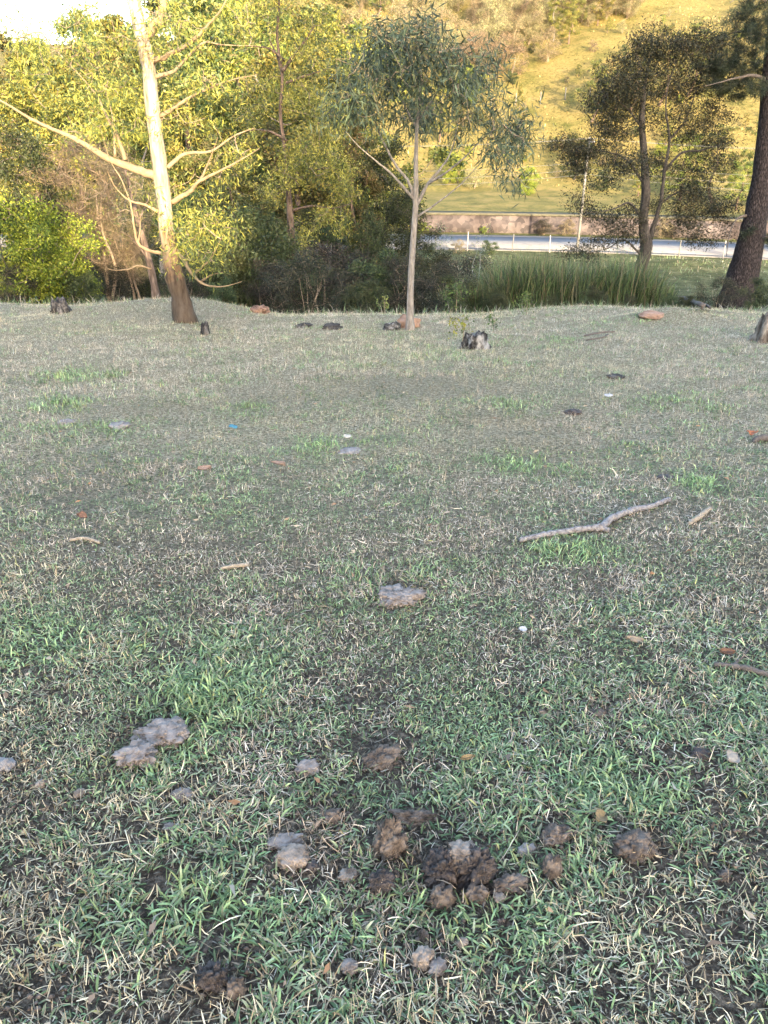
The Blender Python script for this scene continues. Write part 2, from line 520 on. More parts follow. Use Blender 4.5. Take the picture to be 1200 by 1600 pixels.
M["asphalt"] = plain_noise_material("asphalt", [(0.3, (0.155, 0.148, 0.148)), (0.6, (0.195, 0.187, 0.185)), (0.8, (0.235, 0.226, 0.222))], 0.6, 0.1, 0.01, 0.9, spec=0.2)
M["line_paint"] = plain_noise_material("line_paint", [(0.3, (0.17, 0.17, 0.18)), (0.7, (0.25, 0.25, 0.25))], 3, 0.1)
M["kerb"] = plain_noise_material("kerb_stone", [(0.3, (0.3, 0.29, 0.28)), (0.7, (0.45, 0.44, 0.42))], 2, 0.2)
ROADZ = -9.2
tag(link("road", ribbon("road", -3.6, 3.6, ROADZ + 0.06, -120, 120, 2, M["asphalt"], 0.3)), kind="structure")
rd = bpy.data.objects["road"]
link("edge_line", ribbon("edge_line", 3.15, 3.3, ROADZ + 0.066, -120, 120, 2, M["line_paint"]), rd)
tag(link("road_shoulder", ribbon("road_shoulder", -4.5, -3.6, ROADZ + 0.04, -120, 120, 2, plain_noise_material("shoulder_gravel", [(0.3, (0.12, 0.11, 0.10)), (0.7, (0.22, 0.2, 0.18))], 4, 0.3), 0.3)), kind="structure")


def brick_material():
    m = bpy.data.materials.new("wall_stone")
    nt, N, L, b = nodes(m)
    tc = N.new("ShaderNodeTexCoord")
    br = N.new("ShaderNodeTexVoronoi"); br.inputs["Scale"].default_value = 2.6
    L.new(tc.outputs["Object"], br.inputs["Vector"])
    rp = ramp(N, [(0.0, (0.035, 0.03, 0.032)), (0.5, (0.08, 0.065, 0.066)), (1.0, (0.14, 0.115, 0.11))]); L.new(br.outputs["Color"], rp.inputs[0])
    ns = N.new("ShaderNodeTexNoise"); ns.inputs["Scale"].default_value = 0.5; ns.inputs["Detail"].default_value = 6
    L.new(tc.outputs["Object"], ns.inputs["Vector"])
    r2 = ramp(N, [(0.35, (0.45, 0.40, 0.40)), (0.6, (1, 1, 1))]); L.new(ns.outputs[0], r2.inputs[0])
    mu = N.new("ShaderNodeMix"); mu.data_type = 'RGBA'; mu.blend_type = 'MULTIPLY'; mu.inputs[0].default_value = 1
    L.new(rp.outputs[0], mu.inputs[6]); L.new(r2.outputs[0], mu.inputs[7]); L.new(mu.outputs[2], b.inputs["Base Color"])
    b.inputs["Roughness"].default_value = 0.95
    bp = N.new("ShaderNodeBump"); bp.inputs["Strength"].default_value = 0.8; bp.inputs["Distance"].default_value = 0.06
    L.new(br.outputs["Distance"], bp.inputs["Height"]); L.new(bp.outputs[0], b.inputs["Normal"])
    return m


M["coping"] = plain_noise_material("coping_stone", [(0.3, (0.05, 0.048, 0.035)), (0.7, (0.11, 0.10, 0.07))], 2, 0.3)
wall = empty("retaining_wall", (20, float(road_y(20)) + 5.6, ROADZ), "long low stone retaining wall along the far side of the road", "wall")
for nm, o0, o1, z, th, mt in (("wall_face", 5.4, 6.9, ROADZ + 1.55, 2.2, brick_material()), ("coping", 5.3, 7.0, ROADZ + 1.70, 0.148, M["coping"])):
    w_ = link(nm, ribbon(nm, o0, o1, z, 2, 60, 1.5, mt, th), wall)
    w_.matrix_parent_inverse = Matrix.Translation(-Vector(wall.location))


# ------------------------------------------------------------------ trees
def grow(nodes_p, targets, rng, wig=0.12):
    """connect each target to the nearest node already in the tree (nearest first); returns nodes and parents"""
    P = [np.asarray(p, float) for p in nodes_p]
    par = [-1] * len(P)
    T = np.asarray(targets, float)
    A = np.array(P)
    dist = np.linalg.norm(T[:, None] - A[None], axis=2)
    near = dist.argmin(1); best = dist.min(1)
    left = np.ones(len(T), bool)
    tip = np.full(len(T), -1)
    for _ in range(len(T)):
        k = int(np.argmin(np.where(left, best, 1e9)))
        left[k] = False
        a = near[k]; p0 = P[a]; p1 = T[k]
        d = np.linalg.norm(p1 - p0)
        m = 0.5 * (p0 + p1) + rng.normal(size=3) * d * wig + np.array([0, 0, -0.08 * d])
        i0 = len(P)
        P += [m, p1]; par += [a, i0]
        tip[k] = i0 + 1
        for j, p in ((i0, m), (i0 + 1, p1)):
            dd = np.linalg.norm(T - p, axis=1) * 1.0
            up = dd < best
            near[up] = j; best = np.minimum(best, dd)
    return np.array(P), np.array(par), tip


def branch_geo(P, par, n0, r_tip, r_max, rng, sides=4, power=2.2):
    g = Geo()
    n = len(P)
    cnt = np.zeros(n)
    has = np.zeros(n, bool); has[par[par >= 0]] = True
    cnt[~has] = 1
    for i in range(n - 1, n0 - 1, -1):
        if par[i] >= 0: cnt[par[i]] += cnt[i]
    rad = np.minimum(r_tip * np.maximum(cnt, 1) ** (1 / power), r_max)
    # runs: mid+tip pairs
    for i in range(n0, n, 2):
        a = par[i]
        pts = np.array([P[a], P[i], P[i + 1]])
        rr = np.array([rad[i], rad[i], max(rad[i + 1] * 0.9, r_tip)])
        pts, rr = catmull(pts, rr, 2)
        g.tube(pts, rr, sides, cap=False)
    return g


def sprig_leaves(P, par, tips, rng, n, spread, length, width, droop, palette, along=0.6, shape=(1, 1, 1), out=0.0):
    """leaves round each twig tip. palette: list of (weight, rgb)"""
    k = len(tips)
    tip = P[tips]; prev = P[par[tips]]
    d = unit(tip - prev)
    base = np.repeat(tip, n, axis=0); dd = np.repeat(d, n, axis=0)
    f = rng.random((k * n, 1))
    seglen = np.repeat(np.linalg.norm(tip - prev, axis=1), n)[:, None]
    base = base - dd * f * np.minimum(seglen, spread * 2) * along + rng.normal(size=(k * n, 3)) * spread * np.array(shape)
    direc = dd * out + rng.normal(size=(k * n, 3)) * 0.8 + np.array([0, 0, -droop])
    w = np.array([p[0] for p in palette], float); w /= w.sum()
    rgb = np.array([p[1] for p in palette])
    # each sprig leans to one tone, leaves vary round it
    tone = rng.choice(len(w), size=k, p=w)
    t2 = rng.choice(len(w), size=k * n, p=w)
    tt = np.where(rng.random(k * n) < 0.6, np.repeat(tone, n), t2)
    cols = rgb[tt] * (0.72 + 0.56 * rng.random((k * n, 1))) * np.repeat(0.8 + 0.4 * rng.random((k, 1)), n, axis=0)
    L = length * (0.6 + 0.8 * rng.random(k * n)); W = width * (0.6 + 0.8 * rng.random(k * n))
    return leaf_quads(base, direc, L, W, np.clip(cols, 0, 1), rng)


def blob_points(blobs, rng, flat=False):
    """blobs: (centre, radii, count) -> points in the ellipsoids, denser towards the outside"""
    out = []
    for c, r, n in blobs:
        u = unit(rng.normal(size=(n, 3)))
        rr = rng.random((n, 1)) ** 0.45
        out.append(np.asarray(c) + u * rr * np.asarray(r))
    return np.vstack(out)


def px_path(pts, Y0, rng=None, dy=0.0, bow=0.0):
    """pixel polyline (px, py, r_px) -> world points at depth Y0 (drifting by dy along its length) and radii"""
    n = len(pts); P = []; R = []
    for i, (x, y, r) in enumerate(pts):
        Y = Y0 + dy * i / max(1, n - 1) + bow * math.sin(math.pi * i / max(1, n - 1))
        p = at(x, y, Y); P.append(p); R.append(r * mpp(p))
    return np.array(P), np.array(R)


def hero_tree(name, label, base_px, trunk, limbs, blobs, bark, limb_mat, twig_mat, leaf, seed, extra_twigs=None, Y=None, flare=1.35, lump=0.12, depth=0.8, cat="tree", limb_scale=0.85):
    """trunk, limbs: pixel polylines; blobs: (px, py, rx, ry, sprigs); all stand at the depth where the base meets the ground"""
    rng = np.random.default_rng(seed)
    b = on_ground(*base_px) if Y is None else at(base_px[0], base_px[1], Y)
    Y0 = b[1]
    b = np.array([b[0], b[1], float(H(b[0], b[1]))])
    root = empty(name, b, label, cat)
    tp, tr = px_path(trunk, Y0)
    tp[0] = b - np.array([0, 0, 0.12]); tr[0] *= flare
    tp, tr = catmull(tp, tr, 6)
    g = Geo(); g.tube(tp - b, tr, 16, lump, seed=seed)
    link("trunk", g.mesh("trunk", bark), root)
    nodes_p = []
    for lp in limbs:
        pts, dy = lp
        P, R = px_path(pts, Y0, dy=dy)
        R = R * limb_scale * np.linspace(1.0, 0.45, len(R))
        P, R = catmull(P, R, 5)
        P[1:] += rng.normal(size=(len(P) - 1, 3)) * R[1:, None] * 0.15
        g = Geo(); g.tube(P - b, R, 8, 0.1, seed=seed + 1)
        link("limb", g.mesh("limb", limb_mat), root)
        nodes_p += list(P[2:])
    if not limbs: nodes_p += list(tp[len(tp) // 2:])
    else: nodes_p += list(tp[int(len(tp) * 0.6):])
    bl = []
    for (x, y, rx, ry, n) in blobs:
        dY = rng.normal() * depth * 0.6
        c = at(x, y, Y0 + dY); s = mpp(c)
        bl.append((c, (rx * s, max(depth, 0.5 * (rx + ry) * s), ry * s), n))
    T = blob_points(bl, rng)
    if leaf.get("twig_only"): pass
    P, par, tips = grow(nodes_p, T, rng)
    g = branch_geo(P - b, par, len(nodes_p), leaf.get("r_tip", 0.004), leaf.get("r_max", 0.03), rng)
    link("branches", g.mesh("branches", twig_mat), root)
    gl = Geo()
    v, q, c = sprig_leaves(P, par, tips, rng, leaf["n"], leaf["spread"], leaf["len"], leaf["wid"], leaf["droop"], leaf["pal"], shape=leaf.get("shape", (1, 1, 1)), out=leaf.get("out", 0.3))
    gl.add(v - b, q, None, c)
    link("crown", gl.mesh("crown", M["leaf_lime"], False), root)
    return root, b, P, par


YG = [(3, (0.19, 0.19, 0.038)), (2, (0.28, 0.25, 0.05)), (2, (0.105, 0.125, 0.032)), (2, (0.05, 0.07, 0.024))]
OLIVE = [(3, (0.11, 0.125, 0.038)), (2, (0.18, 0.165, 0.052)), (2, (0.05, 0.07, 0.026)), (1, (0.23, 0.19, 0.075))]
BLUE = [(3, (0.062, 0.088, 0.052)), (2, (0.105, 0.135, 0.075)), (2, (0.03, 0.045, 0.03)), (1, (0.17, 0.165, 0.06))]
DARK = [(3, (0.024, 0.027, 0.013)), (2, (0.042, 0.038, 0.018)), (1, (0.08, 0.056, 0.026)), (2, (0.015, 0.018, 0.010))]
GREEN = [(3, (0.07, 0.12, 0.03)), (2, (0.10, 0.16, 0.04)), (1, (0.045, 0.08, 0.025))]
BRIGHT = [(3, (0.17, 0.215, 0.022)), (2, (0.24, 0.26, 0.035)), (2, (0.06, 0.095, 0.016))]
PINE = [(3, (0.034, 0.046, 0.025)), (2, (0.052, 0.060, 0.032)), (1, (0.02, 0.027, 0.016))]
DRY = [(2, (0.30, 0.23, 0.13)), (2, (0.22, 0.18, 0.10)), (1, (0.16, 0.15, 0.07))]
GREY = [(2, (0.12, 0.11, 0.06)), (2, (0.17, 0.145, 0.085)), (1, (0.07, 0.075, 0.04))]

# large pale eucalyptus on the left
hero_tree("eucalyptus_tree", "tall eucalyptus with smooth cream trunk and one long limb reaching left", (288, 503),
    [(288, 503, 16), (282, 465, 14), (273, 432, 14.5), (267, 400, 11.5), (261, 360, 11.3), (256, 310, 11.3), (249, 255, 11.3), (240, 190, 11), (235, 130, 10.6), (229, 88, 10.6), (221, 55, 10.6), (212, 15, 10.2), (205, -40, 10.5), (203, -140, 9), (196, -260, 7), (190, -400, 4)],
    [([(243, 276, 8), (205, 262, 7.5), (165, 245, 6.8), (130, 224, 6), (95, 207, 5.2), (60, 192, 4.5), (30, 175, 4), (2, 158, 3.2), (-40, 140, 2)], -0.9),
     ([(196, 250, 4), (184, 215, 3.4), (166, 180, 3), (150, 148, 2.6), (125, 118, 2), (100, 92, 1.4)], 0.4),
     ([(180, 245, 2.6), (178, 205, 2), (172, 165, 1.5), (160, 130, 1)], 0.1),
     ([(221, 62, 10), (240, 40, 9.5), (252, 14, 9.5), (264, -25, 9), (285, -90, 7), (300, -180, 3)], 0.3),
     ([(233, 98, 5), (262, 86, 4.6), (296, 68, 4.2), (322, 42, 3.8), (346, 14, 3.2), (366, -30, 2)], -0.6),
     ([(243, 120, 4), (275, 108, 3.4), (315, 68, 3), (345, 70, 2), (400, 72, 1.4)], 0.5),
     ([(249, 182, 4), (276, 166, 3.6), (302, 150, 3.1), (332, 136, 2.6), (365, 124, 2), (402, 117, 1.2)], -0.4),
     ([(262, 262, 4), (288, 241, 3.6), (330, 236, 3), (366, 212, 2.4), (398, 200, 1.3)], 0.4),
     ([(268, 316, 5), (296, 300, 4.4), (312, 283, 3.9), (350, 264, 3), (386, 244, 2), (405, 232, 1.1)], -0.5),
     ([(312, 283, 2.6), (324, 258, 2), (332, 238, 1.4), (340, 215, 0.9)], -0.4),
     ([(252, 333, 3.2), (225, 320, 2.9), (202, 313, 2.4), (180, 292, 1.6), (168, 268, 1)], -0.5),
     ([(264, 397, 3.6), (236, 392, 3.4), (216, 380, 3.1), (209, 350, 2.7), (204, 318, 2.3), (190, 282, 1.8), (172, 250, 1.2), (158, 205, 0.8)], -0.4),
     ([(216, 381, 2), (219, 355, 1.4), (219, 333, 0.9)], -0.1),
     ([(278, 392, 4), (289, 410, 3.9), (301, 428, 3.6), (318, 444, 3), (347, 448, 2.1), (378, 440, 1.2)], -0.5),
     ([(303, 428, 2.4), (328, 405, 1.8), (342, 380, 1.2), (350, 366, 0.8)], -0.6),
     ([(314, 440, 2.2), (330, 430, 1.8), (349, 425, 1)], -0.2),
     ([(236, 420, 1.6), (215, 415, 1.8), (200, 421, 1.6), (172, 421, 1.2), (160, 410, .7)], -0.4)],
    [(288, 350, 22, 16, 14), (330, 345, 30, 18, 18), (300, 378, 24, 14, 14), (322, 398, 20, 14, 10), (345, 360, 22, 14, 9),
     (220, 72, 32, 22, 16), (125, 92, 34, 22, 16), (185, 190, 26, 18, 10), (160, 130, 30, 20, 10), (60, 120, 30, 20, 7), (40, 60, 30, 22, 8), (20, 20, 30, 22, 7),
     (300, 190, 40, 20, 8), (345, 130, 40, 24, 8), (310, 60, 40, 28, 10), (390, 30, 40, 30, 9), (150, 20, 40, 20, 8), (95, 30, 30, 20, 6), (250, 20, 30, 16, 8), (180, 60, 24, 14, 6),
     (238, 205, 30, 18, 7), (262, 118, 34, 18, 9), (262, 300, 26, 16, 6), (205, 140, 24, 16, 6), (330, 270, 34, 20, 8), (375, 235, 30, 22, 8), (110, 200, 34, 16, 6), (240, -160, 120, 90, 50), (190, -320, 130, 90, 50), (80, -60, 60, 40, 14), (330, -80, 50, 40, 14)],
    M["bark_eucalyptus"], M["bark_limb"], M["twig"],
    dict(n=38, spread=0.15, len=0.10, wid=0.017, droop=0.8, pal=YG, r_tip=0.0035, r_max=0.016), 11, depth=1.0)

# slender young eucalyptus in the middle
hero_tree("young_eucalyptus", "slender young eucalyptus with drooping blue-green leaves beside the orange rock", (641, 516),
    [(641, 516, 5.8), (641, 470, 5.0), (643, 420, 4.8), (646, 370, 4.6), (649, 330, 4.4), (650, 300, 4), (650, 250, 3.4), (652, 190, 2.8), (655, 140, 3), (658, 92, 2), (660, 60, 1)],
    [([(648, 318, 4.2), (640, 287, 3.8), (620, 260, 3.2), (602, 228, 2.8), (586, 190, 2.4), (576, 150, 1.8), (570, 110, 1.2)], 0.4),
     ([(647, 312, 3.6), (616, 276, 2.9), (588, 252, 2.3), (560, 228, 1.6), (540, 205, 1)], -0.4),
     ([(650, 322, 4.4), (668, 288, 3.8), (690, 262, 3), (705, 236, 2.4), (715, 196, 1.8), (722, 150, 1.2)], 0.4),
     ([(670, 287, 3), (696, 270, 2.6), (726, 246, 2.1), (752, 219, 1.5), (775, 200, 1)], -0.4),
     ([(651, 340, 2.6), (690, 312, 2.1), (722, 286, 1.7), (754, 250, 1.1)], 0.2),
     ([(651, 200, 2.4), (630, 160, 2), (612, 110, 1.5), (606, 76, 1)], 0.3),
     ([(652, 190, 2.4), (680, 150, 2), (700, 110, 1.4), (715, 80, 1)], -0.3)],
    [(542, 117, 20, 42, 13), (578, 89, 33, 31, 20), (606, 62, 29, 23, 16), (647, 57, 31, 25, 18), (639, 110, 33, 37, 26), (694, 89, 31, 33, 22), (718, 135, 31, 31, 22), (754, 127, 22, 44, 18), (564, 161, 38, 27, 20), (534, 180, 24, 27, 9),
     (608, 182, 38, 16, 12), (732, 185, 26, 18, 9), (799, 193, 29, 27, 22), (777, 231, 26, 18, 14), (815, 227, 15, 16, 7), (710, 204, 15, 12, 5), (760, 89, 20, 18, 9), (683, 172, 24, 23, 11), (806, 276, 13, 16, 5), (655, 166, 20, 42, 30), (595, 129, 33, 27, 16), (776, 172, 15, 18, 6), (524, 140, 15, 21, 5), (674, 42, 17, 14, 7)],
    M["bark_grey"], M["bark_grey"], M["twig"],
    dict(n=27, spread=0.12, len=0.15, wid=0.019, droop=0.9, pal=BLUE, r_tip=0.003, r_max=0.010), 12, depth=0.9, limb_scale=0.7)

# dark feathery tree on the right
hero_tree("feathery_tree", "dark feathery-leaved tree with a forked trunk in front of the reeds", (990, 480),
    [(990, 482, 11), (995, 450, 9.5), (1002, 415, 9), (1010, 385, 9.5), (1005, 350, 7), (1009, 300, 6.5), (1006, 240, 5.5), (1003, 185, 4.5), (1008, 130, 3), (1015, 90, 1.5)],
    [([(1010, 390, 8), (1020, 358, 7), (1032, 315, 6.2), (1038, 268, 5.5), (1046, 218, 4.5), (1040, 172, 3.4), (1045, 130, 2.2), (1060, 90, 1.2)], -0.5),
     ([(1006, 350, 3.5), (985, 318, 3), (960, 326, 2.4), (930, 332, 1.6), (900, 330, 1)], -0.6),
     ([(1003, 400, 3), (975, 375, 2.5), (950, 388, 2), (915, 396, 1.2)], -0.8),
     ([(1038, 268, 4), (1064, 240, 3.5), (1095, 235, 2.8), (1125, 226, 2), (1150, 222, 1.2)], -0.5),
     ([(1046, 218, 3.4), (1070, 190, 2.8), (1085, 150, 2), (1100, 110, 1.3)], 0.6),
     ([(1008, 290, 3.4), (980, 250, 2.8), (950, 238, 2.2), (905, 232, 1.4), (880, 240, .9)], 0.5),
     ([(1004, 200, 3), (975, 165, 2.4), (945, 150, 1.6), (925, 150, 1)], -0.5),
     ([(1030, 320, 3), (1060, 300, 2.4), (1090, 300, 1.8), (1120, 320, 1.1)], 0.5)],
    [(945, 165, 38, 32, 51), (980, 120, 43, 43, 68), (1030, 75, 49, 36, 68), (1085, 70, 47, 32, 61), (1120, 90, 38, 36, 44), (1060, 130, 54, 38, 68), (1110, 150, 43, 36, 44), (1000, 170, 43, 32, 47),
     (960, 205, 47, 28, 47), (1060, 195, 43, 32, 40), (1110, 205, 47, 28, 40), (885, 232, 30, 19, 30), (925, 235, 38, 23, 37), (905, 262, 25, 15, 17), (985, 255, 43, 23, 37), (940, 285, 32, 15, 13), (1040, 260, 36, 23, 23),
     (1100, 260, 47, 28, 37), (1080, 305, 47, 25, 44), (1120, 325, 47, 30, 51), (1060, 345, 36, 23, 30), (1110, 370, 38, 17, 23), (905, 315, 28, 10, 10), (930, 335, 43, 12, 17), (975, 345, 36, 21, 27),
     (960, 372, 49, 12, 23), (915, 396, 43, 12, 23), (1000, 320, 32, 19, 17)],
    M["bark_dark"], M["bark_dark"], M["twig_dark"],
    dict(n=60, spread=0.17, len=0.09, wid=0.030, droop=0.3, pal=DARK, r_tip=0.003, r_max=0.014, shape=(1.1, 1.1, 0.75)), 13, depth=0.9, limb_scale=0.6)

# pine at the right edge
hero_tree("pine_tree", "thick leaning pine trunk with rough dark bark at the right edge of the meadow", (1148, 481),
    [(1148, 482, 30), (1153, 460, 26), (1165, 415, 22), (1175, 370, 19.5), (1184, 320, 17), (1192, 270, 15), (1199, 200, 14), (1208, 110, 15), (1217, 0, 13), (1232, -150, 10), (1245, -320, 6), (1255, -420, 2)],
    [([(1180, 338, 4), (1160, 338, 2.6), (1146, 350, 2.1), (1138, 375, 1.8), (1135, 402, 1)], -0.5),
     ([(1205, 130, 4), (1180, 118, 3.4), (1150, 122, 2.6), (1120, 130, 1.6), (1100, 135, 1)], -0.7),
     ([(1212, 60, 4), (1180, 52, 3), (1150, 50, 2.2), (1125, 60, 1)], 0.6),
     ([(1216, 10, 4), (1185, -5, 3), (1160, -8, 2), (1140, 5, 1)], -0.3),
     ([(1178, 372, 3), (1188, 372, 2.4), (1205, 368, 1.4), (1225, 360, .8)], -0.9)],
    [(1160, 40, 34, 30, 36), (1140, 85, 34, 26, 30), (1170, 110, 36, 24, 34), (1125, 130, 26, 20, 20), (1160, 145, 30, 12, 14), (1190, 60, 26, 40, 30), (1185, 5, 30, 24, 26), (1190, 135, 18, 20, 12), (1110, 105, 16, 14, 8), (1188, 378, 14, 12, 7), (1172, 362, 10, 10, 4), (1230, -120, 110, 80, 70), (1240, -280, 90, 90, 60), (1290, 60, 70, 60, 40)],
    M["bark_pine"], M["twig_dark"], M["twig_dark"],
    dict(n=110, spread=0.06, len=0.20, wid=0.011, droop=-0.1, pal=PINE, r_tip=0.004, r_max=0.02, out=0.7), 14, depth=1.0, lump=0.06, flare=1.08)

# reddish-brown trunk with sunlit crown, centre left
hero_tree("scrub_tree", "brown-barked tree with rounded yellow-green crown between the two eucalyptus trees", (459, 484),
    [(460, 485, 9.5), (458, 450, 8), (456, 400, 7), (454, 350, 5.5), (451, 300, 4), (446, 240, 3.2), (438, 180, 2.8), (441, 120, 2.4), (433, 60, 2), (436, 0, 1.6), (428, -60, 1.1)],
    [([(455, 330, 3), (485, 322, 2.6), (520, 325, 2), (550, 318, 1.2)], -0.6),
     ([(452, 398, 2.2), (440, 392, 1.8), (425, 390, 1)], -0.4),
     ([(440, 112, 4), (460, 85, 3.6), (478, 62, 3), (492, 40, 2.2)], -0.4),
     ([(441, 112, 3.4), (432, 85, 3), (420, 60, 2)], 0.4),
     ([(446, 130, 2.6), (480, 118, 2.2), (515, 106, 1.4)], 0.4),
     ([(445, 95, 2.6), (420, 76, 2.2), (390, 72, 1.8), (345, 70, 1)], -0.6),
     ([(448, 220, 3), (420, 205, 2.4), (385, 205, 1.8), (360, 222, 1)], -0.6),
     ([(450, 290, 3), (485, 270, 2.5), (520, 262, 1.8), (545, 275, 1)], 0.4)],
    [(470, 255, 44, 34, 60), (520, 262, 36, 32, 44), (430, 290, 40, 26, 26), (540, 300, 30, 26, 22), (500, 215, 44, 26, 32), (510, 345, 36, 22, 20), (470, 360, 26, 26, 14), (480, 390, 22, 16, 8),
     (470, 150, 36, 26, 24), (510, 170, 30, 22, 18), (410, 130, 44, 34, 24), (390, 190, 36, 26, 18), (430, 30, 46, 36, 24), (500, 40, 40, 30, 18), (480, 90, 36, 24, 14), (390, 40, 40, 34, 16), (430, -40, 70, 40, 30), (380, 245, 30, 20, 12)],
    M["bark_brown"], M["bark_brown"], M["twig"],
    dict(n=44, spread=0.15, len=0.10, wid=0.028, droop=0.5, pal=YG + [(4, (0.33, 0.30, 0.065))], r_tip=0.004, r_max=0.016), 15, depth=1.1, limb_scale=0.75)

# leaning grey trunk behind the eucalyptus
hero_tree("leaning_tree", "thin grey leaning trunk just left of the big eucalyptus", (246, 468),
    [(246, 470, 6.5), (240, 440, 5.5), (233, 408, 5), (224, 375, 4.6), (214, 340, 3.8), (206, 305, 3), (196, 265, 2)],
    [([(232, 405, 2.4), (222, 392, 2), (205, 372, 1.4), (190, 362, .8)], -0.3), ([(216, 345, 2), (228, 320, 1.6), (236, 290, 1)], 0.3)],
    [(210, 290, 30, 30, 26), (236, 270, 26, 26, 20), (190, 330, 24, 24, 16), (228, 330, 20, 20, 12)],
    M["bark_brown"], M["bark_brown"], M["twig"], dict(n=10, spread=0.14, len=0.08, wid=0.02, droop=0.4, pal=OLIVE, r_tip=0.004, r_max=0.014), 16, Y=19.5, depth=0.8)


# ------------------------------------------------------------------ background trees: one prototype of each kind, then copies
def proto_tree(name, height, crown_r, crown_z0, n_blob, sprigs, leaf, bark, twig, seed, trunk_r=0.16, stems=1, cat="tree", lean=0.1, taper_top=0.7):
    rng = np.random.default_rng(seed)
    root = empty(name, (0, 0, 0), "", cat)
    nodes_p = []
    for s in range(stems):
        ang = rng.random() * 6.28; off = (0.35 * crown_r if stems > 1 else lean * height * 0.3)
        top = np.array([math.cos(ang) * off, math.sin(ang) * off, height * taper_top])
        b0 = np.array([math.cos(ang), math.sin(ang), 0]) * (0.08 * crown_r if stems > 1 else 0)
        m1 = b0 + (top - b0) * 0.35 + rng.normal(size=3) * 0.03 * height * np.array([1, 1, 0])
        m2 = b0 + (top - b0) * 0.7 + rng.normal(size=3) * 0.03 * height * np.array([1, 1, 0])
        r = trunk_r / (stems ** 0.5)
        P, R = catmull([b0 - [0, 0, 0.3], b0 + [0, 0, 0.05], m1, m2, top], [r * 1.25, r * 1.1, r * 0.8, r * 0.55, r * 0.18], 5)
        g = Geo(); g.tube(P, R, 9, 0.12, seed=seed)
        link("trunk", g.mesh("trunk", bark), root)
        nodes_p += list(P[int(len(P) * max(0.2, 0.7 * crown_z0)):])
    bl = []
    for i in range(n_blob):
        f = (i + 0.5) / n_blob
        z = height * (crown_z0 + (0.96 - crown_z0) * f)
        prof = math.sin(math.pi * min(0.97, (0.16 + 0.80 * f))) ** 0.7
        a = i * 2.399 + rng.random()
        rr = crown_r * prof * (0.30 + 0.45 * rng.random())
        br = crown_r * (0.30 + 0.22 * rng.random()) * (0.6 + 0.4 * prof)
        bl.append(((math.cos(a) * rr, math.sin(a) * rr, z), (br, br, br * 0.62), int(sprigs / n_blob)))
    bl2 = []
    for c_, r_, n_ in bl:
        kk = max(3, n_ // 5)
        u_ = unit(rng.normal(size=(kk, 3))) * rng.random((kk, 1)) ** 0.4
        for q_ in u_:
            f_ = rng.uniform(0.16, 0.34)
            bl2.append((np.asarray(c_) + q_ * np.asarray(r_) * 1.15, np.asarray(r_) * f_, max(2, n_ // kk)))
    T = blob_points(bl2, rng)
    T[:, 2] = np.clip(T[:, 2], height * 0.06, None)
    P, par, tips = grow(nodes_p, T, rng)
    g = branch_geo(P, par, len(nodes_p), leaf.get("r_tip", 0.008), leaf.get("r_max", 0.06), rng, sides=3)
    link("branches", g.mesh("branches", twig), root)
    if leaf["n"]:
        gl = Geo()
        v, q, c = sprig_leaves(P, par, tips, rng, leaf["n"], leaf["spread"], leaf["len"], leaf["wid"], leaf["droop"], leaf["pal"], shape=leaf.get("shape", (1, 1, 0.8)), out=0.4)
        gl.add(v, q, None, c)
        link("crown", gl.mesh("crown", M[leaf.get("mat", "leaf")], False), root)
    return root, height


PROTO = {}
def lf(n, spread, length, wid, pal, droop=0.4, **k): return dict(n=n, spread=spread, len=length, wid=wid, droop=droop, pal=pal, **k)
PROTO["broad"] = proto_tree("broadleaf_tree", 10, 3.6, 0.22, 16, 360, lf(46, 0.17, 0.17, 0.075, OLIVE), M["bark_brown"], M["twig"], 21, 0.20)
PROTO["tall"] = proto_tree("tall_tree", 14, 3.0, 0.25, 17, 330, lf(46, 0.19, 0.20, 0.06, YG, 0.8), M["bark_grey"], M["twig"], 22, 0.2)
PROTO["yellow"] = proto_tree("yellow_green_tree", 9, 3.3, 0.2, 15, 330, lf(46, 0.16, 0.15, 0.065, YG), M["bark_brown"], M["twig"], 23, 0.17)
PROTO["dark"] = proto_tree("dense_tree", 7, 2.6, 0.1, 15, 320, lf(44, 0.24, 0.13, 0.06, [(3, (0.035, 0.055, 0.018)), (2, (0.06, 0.075, 0.025)), (2, (0.018, 0.028, 0.011))]), M["bark_dark"], M["twig_dark"], 24, 0.15)
PROTO["bare"] = proto_tree("leafless_tree", 5, 2.0, 0.25, 12, 620, lf(22, 0.12, 0.30, 0.010, [(2, (0.22, 0.185, 0.10)), (1, (0.14, 0.12, 0.07))], -0.2, r_tip=0.004, r_max=0.024), M["twig_pale"], M["twig_pale"], 25, 0.085, stems=2)
PROTO["shrub"] = proto_tree("shrub", 2.2, 1.5, 0.12, 10, 190, lf(44, 0.15, 0.09, 0.035, [(3, (0.045, 0.058, 0.022)), (2, (0.075, 0.08, 0.03)), (2, (0.022, 0.03, 0.013))], r_tip=0.003, r_max=0.014), M["bark_dark"], M["twig_dark"], 26, 0.05, stems=4, cat="shrub")
PROTO["lime"] = proto_tree("leafy_shrub", 3.6, 2.3, 0.08, 12, 300, lf(46, 0.18, 0.10, 0.05, BRIGHT, mat="leaf_lime"), M["bark_dark"], M["twig"], 27, 0.07, stems=4, cat="shrub")
PROTO["dry"] = proto_tree("dry_shrub", 4.2, 2.2, 0.1, 12, 300, lf(26, 0.24, 0.12, 0.045, GREY + DRY[:1]), M["twig"], M["twig"], 28, 0.08, stems=3, cat="shrub")
